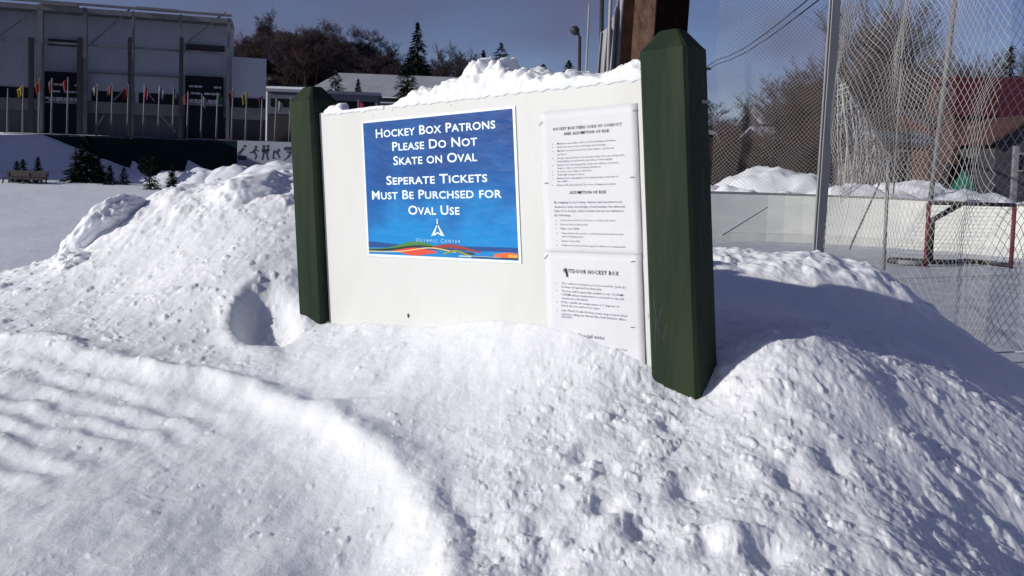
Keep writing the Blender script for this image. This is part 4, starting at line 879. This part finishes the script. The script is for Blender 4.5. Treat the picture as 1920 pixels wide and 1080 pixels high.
for px, py, lb in ((672, 187, 'small red flag on a thin pole above the snowy board, nearest the left green post'), (706, 193, 'small dark red flag on a thin pole, second right of the left green post')):
    top = at(px, py, 48); o = thing('flagpole', (top[0], 48, 0), lb, 'flagpole'); m = MB(); m.tube([(top[0], 48, 0), top], .04, 6); m.build('pole', M['steel'], o)
    m = MB(); m.add([top, top + np.array([.3, .05, -.25]), top + np.array([.32, 0, -.75]), top + np.array([-.08, .04, -.7])], [(0, 1, 2, 3)]); fo = m.build('flag', mat('flag_cloth', (.40, .02, .07), .8), o); s_ = fo.modifiers.new('s', 'SOLIDIFY'); s_.thickness = .01

# ------------------------------------------------------------------ trees
def conifer_mesh(h, r_, n, seed, droop=.25, thin=0.0, base=.08, leaf=.11):
    rg = random.Random(seed); m = MB()
    for i in range(n):
        t = rg.random() ** 1.25; z = h * (base + (1 - base) * t); R_ = r_ * (1 - t) ** .85 * (.74 + .75 * mnoise.noise(Vector((seed * .37, t * 8, 0)))) + r_ * .05
        a = rg.uniform(0, 6.283); a = a + .35 * math.sin(a * 5 + t * 30)
        if thin and mnoise.noise(Vector((math.cos(a) * 1.6, math.sin(a) * 1.6, t * 7 + seed))) < -thin: continue
        d = R_ * rg.uniform(.25, 1.08); x, y = d * math.cos(a), d * math.sin(a); z2 = z - droop * d + rg.uniform(-.02, .02) * h
        s = leaf * h * .42 * rg.uniform(.5, 1.3) * (1 - .45 * t); o_ = Vector((math.cos(a), math.sin(a), -droop + .3 * rg.uniform(-1, 1))).normalized() * s
        sd = Vector((-math.sin(a), math.cos(a), rg.uniform(-.5, .5))).normalized() * s * .35
        c = Vector((x, y, z2)); m.add([c - o_ * .5 - sd * .6, c - o_ * .4 + sd * .7, c + o_ * .6 + sd * .25, c + o_ * .75 - sd * .2], [(0, 1, 2, 3)])
    tk = MB(); tk.tube([(0, 0, -.3), (0, 0, h * .5), (0, 0, h * .98)], [h * .022, h * .014, h * .003], 6)
    return m, tk
def conifer(name, loc, h, r_, n, seed, label, group=None, **kw):
    crown, tk = conifer_mesh(h, r_, n, seed, **kw); dz = top_z(loc[0], loc[1]) - loc[2]
    if dz < -.3: tk.tube([(0, 0, dz - .1), (0, 0, -.25)], [h * .026, h * .023], 6)
    o = thing(name, loc, label, 'tree', group)
    me1 = crown.mesh('crown', M['needle']); c = bpy.data.objects.new('crown', me1); COL.objects.link(c); c.parent = o
    me2 = tk.mesh('trunk', M['bark']); c = bpy.data.objects.new('trunk', me2); COL.objects.link(c); c.parent = o; return o
def bare_tree(name, loc, h, seed, label, group=None, tw=M['twig'], dens=1.0, spread=.42, levels=5, rad=1.0, trad=1.0):
    rg = random.Random(seed); tk, cr_ = MB(), MB()
    def grow(p, d, L, r0, lv):
        k = 3; pts = [p]; q = p; dd = d
        for i in range(k):
            dd = (dd + Vector((rg.uniform(-1, 1), rg.uniform(-1, 1), rg.uniform(-.3, .7))) * .14).normalized(); q = q + dd * L / k; pts.append(q)
        (tk if lv <= 1 else cr_).tube(pts, [r0, r0 * .85, r0 * .7, r0 * .5], 5 if lv <= 1 else 3, cap=False)
        if lv >= levels: return
        nn = int(round((3 if lv < 2 else 3.4) * dens)) + (1 if lv == 0 else 0) + (rg.random() < .5)
        for j in range(nn):
            f = rg.uniform(.3, 1) if lv else rg.uniform(.28, 1); i = min(int(f * k), k - 1); bp0 = pts[i].lerp(pts[i + 1], f * k - i)
            a = rg.uniform(0, 6.283); nd = (dd * .8 + Vector((math.cos(a), math.sin(a), rg.uniform(-.05, .6))) * (spread + .35 + .2 * rg.random())).normalized()
            grow(bp0, nd, L * rg.uniform(.5, .72), max(r0 * .45, .0045 * trad * h / 6), lv + 1)
        grow(pts[-1], dd, L * .62, r0 * .5, lv + 1)
    grow(Vector((0, 0, 0)), Vector((rg.uniform(-.06, .06), 0, 1)), h * .42, h * .017 * rad, 0)
    o = thing(name, loc, label, 'tree', group)
    for nm, mb, mt_ in (('trunk', tk, M['bark']), ('crown', cr_, tw)):
        c = bpy.data.objects.new(nm, mb.mesh(nm, mt_)); COL.objects.link(c); c.parent = o
    return o
# small evergreens in front of the wall
def ground(x, y): return float(height(np.array([x]), np.array([y]))[0])
def cpx(px, pyt, pyb, Y, w, seed, label, n=900, name='small_evergreen', **kw):
    P0 = at(px, pyb, Y); P1 = at(px, pyt, Y); P0[2] = min(P0[2], max(ground(P0[0], P0[1]), P0[2] - .5)); h = P1[2] - P0[2]
    return conifer(name, P0, h, w * .85 / F * Y, int(n * 2), seed, label, 'small evergreens on the snow', **kw)
SE = dict(leaf=.30, base=.02)
cpx(163, 256, 347, 35, 62, 1, 'largest dark evergreen below the left end of the green wall', 1500, **SE)
cpx(144, 305, 348, 34.5, 26, 2, 'short evergreen pressed against the left side of the largest one', 700, **SE)
cpx(184, 300, 348, 34.5, 26, 3, 'short evergreen pressed against the right side of the largest one', 700, **SE)
cpx(206, 310, 353, 33.5, 27, 4, 'small evergreen just right of the dark evergreen clump', 700, **SE)
cpx(232, 314, 349, 34, 24, 5, 'small slim evergreen standing alone midway along the green wall', 600, **SE)
cpx(284, 312, 354, 31, 30, 6, 'small evergreen below the round dark bush', 600, **SE)
cpx(322, 308, 352, 31, 22, 7, 'slim evergreen right of the round dark bush behind the snow mound', 600, **SE)
# round bush
P = at(281, 312, 34); o = thing('round_bush', (P[0], P[1], 0), 'round dark bush before the middle of the green wall', 'bush'); m = MB(); rg = random.Random(4)
for i in range(1400):
    d = Vector((rg.gauss(0, 1), rg.gauss(0, 1), rg.gauss(0, 1))).normalized() * rg.uniform(.5, 1.05); c = Vector((d.x * .45, d.y * .45, d.z * .40)); s = Vector((rg.uniform(-1, 1), rg.uniform(-1, 1), rg.uniform(-1, 1))) * .07; s2 = s.orthogonal().normalized() * .035
    m.add([c - s, c + s2, c + s, c - s2], [(0, 1, 2, 3)])
me_ = m.mesh('crown', M['needle']); c = bpy.data.objects.new('crown', me_); COL.objects.link(c); c.parent = o; c.location = (0, 0, P[2])
m = MB(); m.tube([(0, 0, -.1), (0, 0, P[2])], .03, 5); c = bpy.data.objects.new('trunk', m.mesh('trunk', M['bark'])); COL.objects.link(c); c.parent = o
# bench with three evergreens standing behind it
Pb = at(46, 352, 32.5); bw_ = 78 / F * 32.5; bz = 0.0
bn = thing('park_bench', (Pb[0], 32.5, bz), 'dark low bench on the snowy oval at the far left', 'bench')
gz = Pb[2] 
m = MB(); m.box((Pb[0], 32.5, gz + .38), (bw_, .4, .05)); m.build('seat', M['wood'], bn)
m = MB(); m.box((Pb[0], 32.72, gz + .56), (bw_, .05, .26)); m.build('backrest', M['dark'], bn)
for s in (-.45, .05, .45):
    m = MB(); m.tube([(Pb[0] + s * bw_ - .1, 32.35, gz - .1), (Pb[0] + s * bw_, 32.35, gz + .36)], .03, 5); m.build('leg', M['wood'], bn)
    m = MB(); m.tube([(Pb[0] + s * bw_, 32.7, gz - .1), (Pb[0] + s * bw_, 32.7, gz + .6)], .03, 5); m.build('leg', M['wood'], bn)
m = MB(); m.tube([(Pb[0] - .45 * bw_, 32.35, gz + .08), (Pb[0] + .45 * bw_, 32.35, gz + .10)], .022, 5); m.build('stretcher', M['wood'], bn)
cpx(31, 302, 347, 33.2, 24, 11, 'leftmost small evergreen behind the park bench', 600, **SE)
cpx(43, 299, 347, 33.4, 24, 12, 'small evergreen behind the middle of the park bench', 600, **SE)
cpx(71, 295, 346, 33.3, 20, 13, 'small evergreen behind the right end of the park bench', 600, **SE)
# thin post by the evergreen clump
m = MB(); P0, P1 = at(141, 340, 35), at(141, 276, 35); m.tube([P0, P1], .045, 5); o = m.build('marker_post', M['dmetal']); tag(o, 'thin dark post rising behind the left side of the evergreen clump', 'post')

# hill and woods behind
def hill_mesh():
    xs = np.linspace(-190, 260, 120); ys = np.linspace(110, 330, 46); X, Y = np.meshgrid(xs, ys)
    Zh = hill_z(X, Y)
    m = MB(); ny, nx = X.shape; m.v = [(float(X[i, j]), float(Y[i, j]), float(Zh[i, j])) for i in range(ny) for j in range(nx)]
    m.f = [(i * nx + j, i * nx + j + 1, (i + 1) * nx + j + 1, (i + 1) * nx + j) for i in range(ny - 1) for j in range(nx - 1)]; m.mi = [0] * len(m.f)
    o = m.build('hill', M['hill'], smooth=True); tag(o, kind='structure'); return X, Y, Zh
def ground_fast(x, y): return float(BANK(np.array([x]), np.array([y]))[0])
HX, HY, HZ = hill_mesh()
def tree_at(src, px, pyt, Y, label, group, H0, pyb=None, wide=1.0):
    P1 = at(px, pyt, Y); zb_ = at(px, pyb, Y)[2] if pyb else P1[2] - H0; h = P1[2] - zb_; s = h / H0; z0 = min(zb_, top_z(P1[0], Y) - .05); sz = (P1[2] - z0) / H0
    return dup(src, (P1[0], Y, z0), rnd.uniform(0, 6.28), (s * wide, s * wide, sz), label, group)
T = [bare_tree('bare_tree', (-300 - 10 * i, -300, -30), 10, 40 + i, 'x', None, M['twig'], 1.0 + .08 * i, .45 + .05 * i, 5, 1.0, 2.2) for i in range(4)]
TB = [bare_tree('bare_tree', (-300 - 10 * i, -330, -30), 10, 70 + i, 'x', None, M['twigr'], 1.25, .5, 5, 1.0, 2.6) for i in range(2)]
cH = 10 * 1.02
WL = 'bare brown hardwood, one of the many crowding the wooded hill'
WG = 'bare trees on the wooded hill'
# distinct emergent trees
spec = [(512, 8, 150, 'tallest bare tree rising above the wooded hill, at its left'), (600, 30, 150, 'wide bare tree crowning the middle of the wooded hill'), (655, 42, 152, 'bare tree on the hill shoulder right of the wide one'), (690, 48, 155, 'thin bare tree first on the falling right flank of the hill'),
        (722, 55, 155, 'thin bare tree second on the falling right flank of the hill'), (822, 78, 150, 'lone slender bare tree right of the tall dark pine'), (858, 72, 152, 'bare tree midway between the two dark pines'), (885, 86, 152, 'short bare tree left of the small right pine')]
for px, pyt, Y, lb in spec: tree_at(rnd.choice(T), px, pyt, Y, lb, 'bare trees against the sky', cH, pyt + 108, .9)
prof_px = [(440, 66), (480, 45), (520, 40), (560, 48), (610, 40), (650, 62), (690, 84), (730, 92), (770, 96), (800, 100), (850, 98), (900, 104)]
for k in range(62):
    px = rnd.uniform(436, 740); yy = np.interp(px, [q[0] for q in prof_px], [q[1] for q in prof_px]) + abs(rnd.gauss(0, 22)); tree_at(rnd.choice(T + TB), px, yy, rnd.uniform(135, 160), WL, WG, cH, yy + rnd.uniform(78, 105), 1.25)
for k in range(16):
    px = rnd.uniform(740, 905); yy = np.interp(px, [q[0] for q in prof_px], [q[1] for q in prof_px]) + abs(rnd.gauss(0, 8)); tree_at(rnd.choice(T), px, yy, rnd.uniform(135, 160), 'low bare tree in the thin row behind the long snowy roof', 'bare trees behind the snowy roof', cH, yy + 62, 1.1)
CF = dict(leaf=.22)
def pine(px, pyt, pyb, Y, w, seed, label, n=1700, **kw):
    P0 = at(px, pyb, Y); P1 = at(px, pyt, Y); return conifer('pine_tree', P0, P1[2] - P0[2], w * .72 / F * Y, int(n * 1.7), seed, label, 'dark pines', **kw)
pine(781, 42, 150, 120, 46, 21, 'tall dark pine standing against the sky above the snowy roof', 1500, thin=.12, leaf=.20, base=.12)
pine(762, 108, 195, 80, 56, 22, 'broad dark pine in front of the long snowy roof', 1900, thin=.1, leaf=.22, base=.0)
pine(628, 136, 196, 82, 62, 23, 'wide dark evergreen at the left end of the snowy roof', 1700, thin=.1, leaf=.28, base=.0)
pine(671, 148, 184, 84, 16, 24, 'tiny pointed evergreen in front of the snowy roof', 500, leaf=.35, base=.0)
pine(938, 80, 130, 120, 44, 25, 'small dark pine just behind the snow heaped on the board', 1200, thin=.15, leaf=.26, base=.05)
pine(905, 94, 150, 122, 30, 26, 'dark pine low beside the gap before the small right pine', 900, thin=.15, leaf=.26)
pine(1018, 120, 150, 60, 44, 27, 'low dark shrub peeking over the snow, left of the lamp post', 700, leaf=.4, base=0)
pine(1066, 113, 150, 50, 34, 28, 'low dark shrub peeking over the snow beside the lamp post', 700, leaf=.4, base=0)

# long snowy roof building
RP = Plane((at(575, 180, 92)[0], 92, 0), math.radians(4)); zbr = 1.0
rbld = thing('long_building', RP.P(10, 3), 'long low building with a snow covered roof below the wooded hill', 'building')
ae = RP.hit(575, 180); ze = RP.hit(760, 178)[1]; zr = RP.hit(760, 128)[1]; aE = RP.hit(1130, 150)[0]; zwb = 2
m = MB(); a1_ = RP.hit(612, 150)[0]
pts = [RP.P(0, ze, .6), RP.P(aE, ze, .6), RP.P(aE, zr, -9), RP.P(a1_ - RP.hit(575, 180)[0], zr, -9)]
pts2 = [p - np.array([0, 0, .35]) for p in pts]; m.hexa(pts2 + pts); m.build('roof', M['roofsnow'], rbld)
m = MB(); m.pbox(RP, .5, aE - .5, zwb, ze - .4, -12, 0); m.build('wall', M['dwall'], rbld)
for k in range(9): m = MB(); a = 4 + k * 3.6; m.pbox(RP, a, a + 1.4, ze - 1.7, ze - .9, .003, .05); m.build('window', M['glassd'], rbld)
LP_ = Plane((at(640, 200, 70)[0], 70, 0), 0); lb_ = thing('low_shed', LP_.P(3, 2), 'low dark shed with a flat snowy roof behind the left green post', 'shed')
z1_ = LP_.hit(700, 184)[1]; z2_ = LP_.hit(700, 203)[1]; aw = LP_.hit(830, 200)[0]
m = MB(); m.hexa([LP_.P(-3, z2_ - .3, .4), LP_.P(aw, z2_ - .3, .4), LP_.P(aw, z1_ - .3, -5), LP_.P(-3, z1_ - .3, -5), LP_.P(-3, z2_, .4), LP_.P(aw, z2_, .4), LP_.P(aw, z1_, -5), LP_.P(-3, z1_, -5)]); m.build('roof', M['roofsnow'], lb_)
m = MB(); m.pbox(LP_, -2.7, aw - .3, .5, z2_ - .303, -5, 0); m.build('wall', M['dwall'], lb_)

# ------------------------------------------------------------------ right background: houses, trees, hillside
def house(name, px0, px1, pye, pyr, Y, ang, label, wall, roof, depth=6, windows=(), gable=False, pyb=400, ov=.3):
    pl = Plane((at(px0, pye, Y)[0], Y, 0), ang); a1 = pl.hit(px1, pye)[0]; ze = pl.hit((px0 + px1) / 2, pye)[1]; zr = pl.hit((px0 + px1) / 2, pyr)[1]
    o = thing(name, pl.P(a1 / 2, 0), label, 'house')
    m = MB(); m.pbox(pl, 0, a1, -.2, ze - .02, -depth, 0)
    if gable: m.add([pl.P(0, ze, -.001), pl.P(a1, ze, -.001), pl.P(a1 / 2, zr, -.001), pl.P(0, ze, -depth), pl.P(a1, ze, -depth), pl.P(a1 / 2, zr, -depth)], [(0, 1, 2), (5, 4, 3)])
    else: m.add([pl.P(0, ze, 0), pl.P(0, ze, -depth), pl.P(0, zr, -depth / 2), pl.P(a1, ze, 0), pl.P(a1, ze, -depth), pl.P(a1, zr, -depth / 2)], [(0, 1, 2), (5, 4, 3)])
    m.build('wall', wall, o)
    m = MB(); t = np.array([0, 0, .14])
    if gable: quads_ = [[pl.P(-ov, ze - .12, ov), pl.P(a1 / 2, zr, ov), pl.P(a1 / 2, zr, -depth - ov), pl.P(-ov, ze - .12, -depth - ov)], [pl.P(a1 / 2, zr, ov), pl.P(a1 + ov, ze - .12, ov), pl.P(a1 + ov, ze - .12, -depth - ov), pl.P(a1 / 2, zr, -depth - ov)]]
    else: quads_ = [[pl.P(-ov, ze - .12, ov), pl.P(a1 + ov, ze - .12, ov), pl.P(a1 + ov, zr, -depth / 2), pl.P(-ov, zr, -depth / 2)], [pl.P(-ov, zr, -depth / 2), pl.P(a1 + ov, zr, -depth / 2), pl.P(a1 + ov, ze - .12, -depth - ov), pl.P(-ov, ze - .12, -depth - ov)]]
    for q in quads_: m.hexa([p + t * .1 for p in q] + [p + t for p in q])
    m.build('roof', roof, o)
    for (wx0, wx1, wy0, wy1) in windows:
        A_ = pl.hit(wx0, wy1); B_ = pl.hit(wx1, wy0); m = MB(); m.pbox(pl, A_[0] - .07, B_[0] + .07, A_[1] - .07, B_[1] + .07, .003, .05); w = m.build('window', M['trim'], o)
        m = MB(); m.pbox(pl, A_[0], B_[0], A_[1], B_[1], .053, .06); m.build('pane', M['glassd'], w)
    return o, pl
house('gable_house', 1616, 1735, 245, 188, 44, .12, 'blue grey house front right of the steel pole behind the nets', M['bluegrey'], M['bluegrey'], 5, [])
house('small_house', 1664, 1742, 262, 250, 30, -.1, 'orange brown wooden house with a pale framed door behind the boards', M['orange'], M['bluegrey'], 4, [(1682, 1700, 285, 345)])
house('red_roof_house', 1790, 2060, 215, 138, 34, -.22, 'dark brown house under a maroon red roof at the right edge', M['brownwall'], M['maroon'], 6, [(1850, 1868, 240, 268), (1815, 1830, 240, 268), (1815, 1830, 300, 325), (1895, 1912, 240, 262)])
house('brown_house', 1745, 1835, 232, 205, 36, 0, 'plain reddish brown house between the orange house and the red roof', M['brownwall'], M['dwall'], 5, [(1765, 1783, 262, 290), (1800, 1816, 262, 290)])
o, pl = house('porch', 1868, 1990, 268, 222, 29, -.1, 'gabled porch with pale posts at the right edge of the picture', M['dwall'], M['brownwall'], 3, [(1902, 1918, 290, 318)], gable=True)
for px in (1893, 1972): m = MB(); P = pl.hit(px, 300); m.pbox(pl, P[0] - .08, P[0] + .08, 0, P[1] + .5, .32, .48); m.build('porch_post', M['trim'], o)
house('long_snowy_house', 1430, 1530, 232, 206, 70, .05, 'house with a snow patched roof seen left of the steel pole', M['dwall'], M['roofsnow'], 6, [])
house('low_snowy_house', 1440, 1548, 262, 240, 52, .0, 'lower house with a snowy roof seen left of the steel pole', M['brownwall'], M['roofsnow'], 6, [(1460, 1480, 275, 300), (1500, 1518, 275, 300)])
# parked van (mostly behind the post), canvas box, green tarp
P = at(1352, 325, 34); vn = thing('parked_van', (P[0], 34, .3), 'pale parked van just visible right of the right green post', 'van')
zt5 = at(1352, 245, 34)[2]
m = MB(); x0, x1 = P[0] - 3.6, P[0] + .02; prof_ = [(x0, .9), (x1, .9), (x1 + .1, 1.6), (x1 - .05, 2.0), (x1 - .5, zt5 - .1), (x1 - .8, zt5), (x0, zt5)]
n = len(prof_); m.add([(a, 33.2, b) for a, b in prof_] + [(a, 35, b) for a, b in prof_], [tuple(range(n)), tuple(range(2 * n - 1, n - 1, -1))] + [(i, n + i, n + (i + 1) % n, (i + 1) % n) for i in range(n)]); m.build('body', M['trim'], vn)
m = MB(); m.add([(x1 - .9, 33.19, 2.05), (x1 - .15, 33.19, 2.05), (x1 - .55, 33.19, zt5 - .2), (x1 - .9, 33.19, zt5 - .2)], [(0, 1, 2, 3)]); m.build('side_window', M['glassd'], vn)
for xx in (x1 - .7, x0 + .8): m = MB(); m.tube([(xx, 33.1, .75), (xx, 33.4, .75)], .38, 14); m.build('wheel', M['dark'], vn)
P0, P1 = at(1590, 345, 25), at(1655, 312, 25)
cv = thing('covered_trailer', ((P0[0] + P1[0]) / 2, 25, 0), 'low tan canvas covered trailer behind the rink snow banks', 'trailer')
m = MB(); zt6 = P1[2]; m.hexa([(P0[0], 24.5, .7), (P1[0], 24.5, .7), (P1[0], 26, .7), (P0[0], 26, .7), (P0[0] + .1, 24.6, zt6), (P1[0] - .1, 24.6, zt6 + .05), (P1[0] - .1, 25.9, zt6 + .05), (P0[0] + .1, 25.9, zt6)]); m.build('canvas', M['tan'], cv)
for xx in (P0[0] + .3, P1[0] - .3): m = MB(); m.tube([(xx, 24.4, .35), (xx, 24.6, .35)], .3, 12); m.build('wheel', M['dark'], cv)
m = MB(); m.box(((P0[0] + P1[0]) / 2, 25.2, .6), (P1[0] - P0[0] - .1, 1.2, .15)); m.build('chassis', M['dark'], cv)
P0 = at(1785, 352, 24); P1 = at(1832, 330, 24); m = MB(); nn = 14
for j in range(nn):
    for i in range(nn):
        a, b = i / (nn - 1), j / (nn - 1); e = math.sin(math.pi * a) ** .4 * math.sin(math.pi * b) ** .4
        m.v.append((float(P0[0] + (P1[0] - P0[0]) * a), 23.4 + 1.2 * b, float(.3 + (P1[2] + .12 - .3) * e * (1 + .08 * mnoise.noise(Vector((a * 5, b * 5, 0)))))))
m.f = [(j * nn + i, j * nn + i + 1, (j + 1) * nn + i + 1, (j + 1) * nn + i) for j in range(nn - 1) for i in range(nn - 1)]; m.mi = [0] * len(m.f)
o = m.build('tarp_stack', M['tarp'], smooth=True); tag(o, 'bright green tarp over a stack behind the snow bank near the goal', 'tarp')

RT_ = [bare_tree('bare_tree', (300 + 10 * i, -300, -30), 10, 140 + i, 'x', None, M['twigr'], 1.2, .42 + .05 * i, 5, 1.0, 1.3) for i in range(3)]
spec = [(1690, -20, 42, 380, 'second tall bare tree, close right of the tallest one', .7), (1610, 30, 44, 380, 'tall bare tree between the steel pole and the tallest bare tree', .8), (1540, 110, 50, 380, 'bare tree just left of the steel pole, behind the broad one', 1.1), (1655, -60, 40, 380, 'tallest bare tree right of the steel pole, its crown leaving the picture', .62), (1510, 85, 46, 380, 'broad bare tree left of the steel pole behind the fine net', .95), (1740, 60, 46, 360, 'bare tree behind the leaning thin pole', .8),
        (1860, 70, 48, 330, 'bare tree above the maroon roof', 1.0), (1915, 60, 52, 330, 'bare tree at the right edge above the maroon roof', 1.0), (1600, 120, 48, 380, 'small bare tree just right of the steel pole', .9), (1475, 140, 44, 360, 'shorter bare tree at the left of the broad one', 1.0), (1560, 150, 42, 360, 'dense bare tree directly behind the steel pole', 1.0),
        (1800, 110, 50, 330, 'bare tree left of the maroon roof', 1.0), (1700, 95, 52, 340, 'bare tree above the blue grey house', .7)]
for px, pyt, Y, pyb, lb, wd in spec: tree_at(rnd.choice(RT_), px, pyt, Y, lb, 'bare trees behind the rink', cH, pyb, wd)
for k in range(18):
    px = rnd.uniform(1345, 1640); tree_at(rnd.choice(RT_), px, rnd.uniform(215, 275), rnd.uniform(25.5, 29), 'scrubby bare tree in the brown thicket right behind the rink snow banks', 'thicket behind the rink', cH, 402, 1.15)
for k in range(44):
    px = rnd.uniform(1340, 1920); tree_at(rnd.choice(T + RT_), px, rnd.uniform(165, 215), rnd.uniform(62, 95), 'low bare tree in the hazy row behind the houses', 'far low trees', cH, 330, 1.25)
for px, pyt, Y, w, sd, lb in [(1395, 205, 58, 60, 31, 'low dark evergreen left of the snowy houses'), (1450, 225, 40, 90, 32, 'broad dark evergreen on the bank left of the steel pole'), (1395, 262, 34, 70, 33, 'squat dark evergreen beside the pale van'), (1525, 268, 33, 70, 34, 'squat dark evergreen just left of the steel pole'), (1755, 180, 40, 60, 35, 'dark evergreen between the blue house and brown house'), (1880, 90, 50, 110, 36, 'large dark evergreen above the red roof house')]:
    P0 = at(px, 345, Y); P1 = at(px, pyt, Y); conifer('pine_tree', P0, P1[2] - P0[2], w / 2 / F * Y, 1500, sd, lb, 'dark pines', thin=.1, leaf=.16, base=0)
for o in T + TB + RT_:                               # drop the prototypes that stand nowhere in the place
    for ch in list(o.children): bpy.data.objects.remove(ch)
    bpy.data.objects.remove(o)
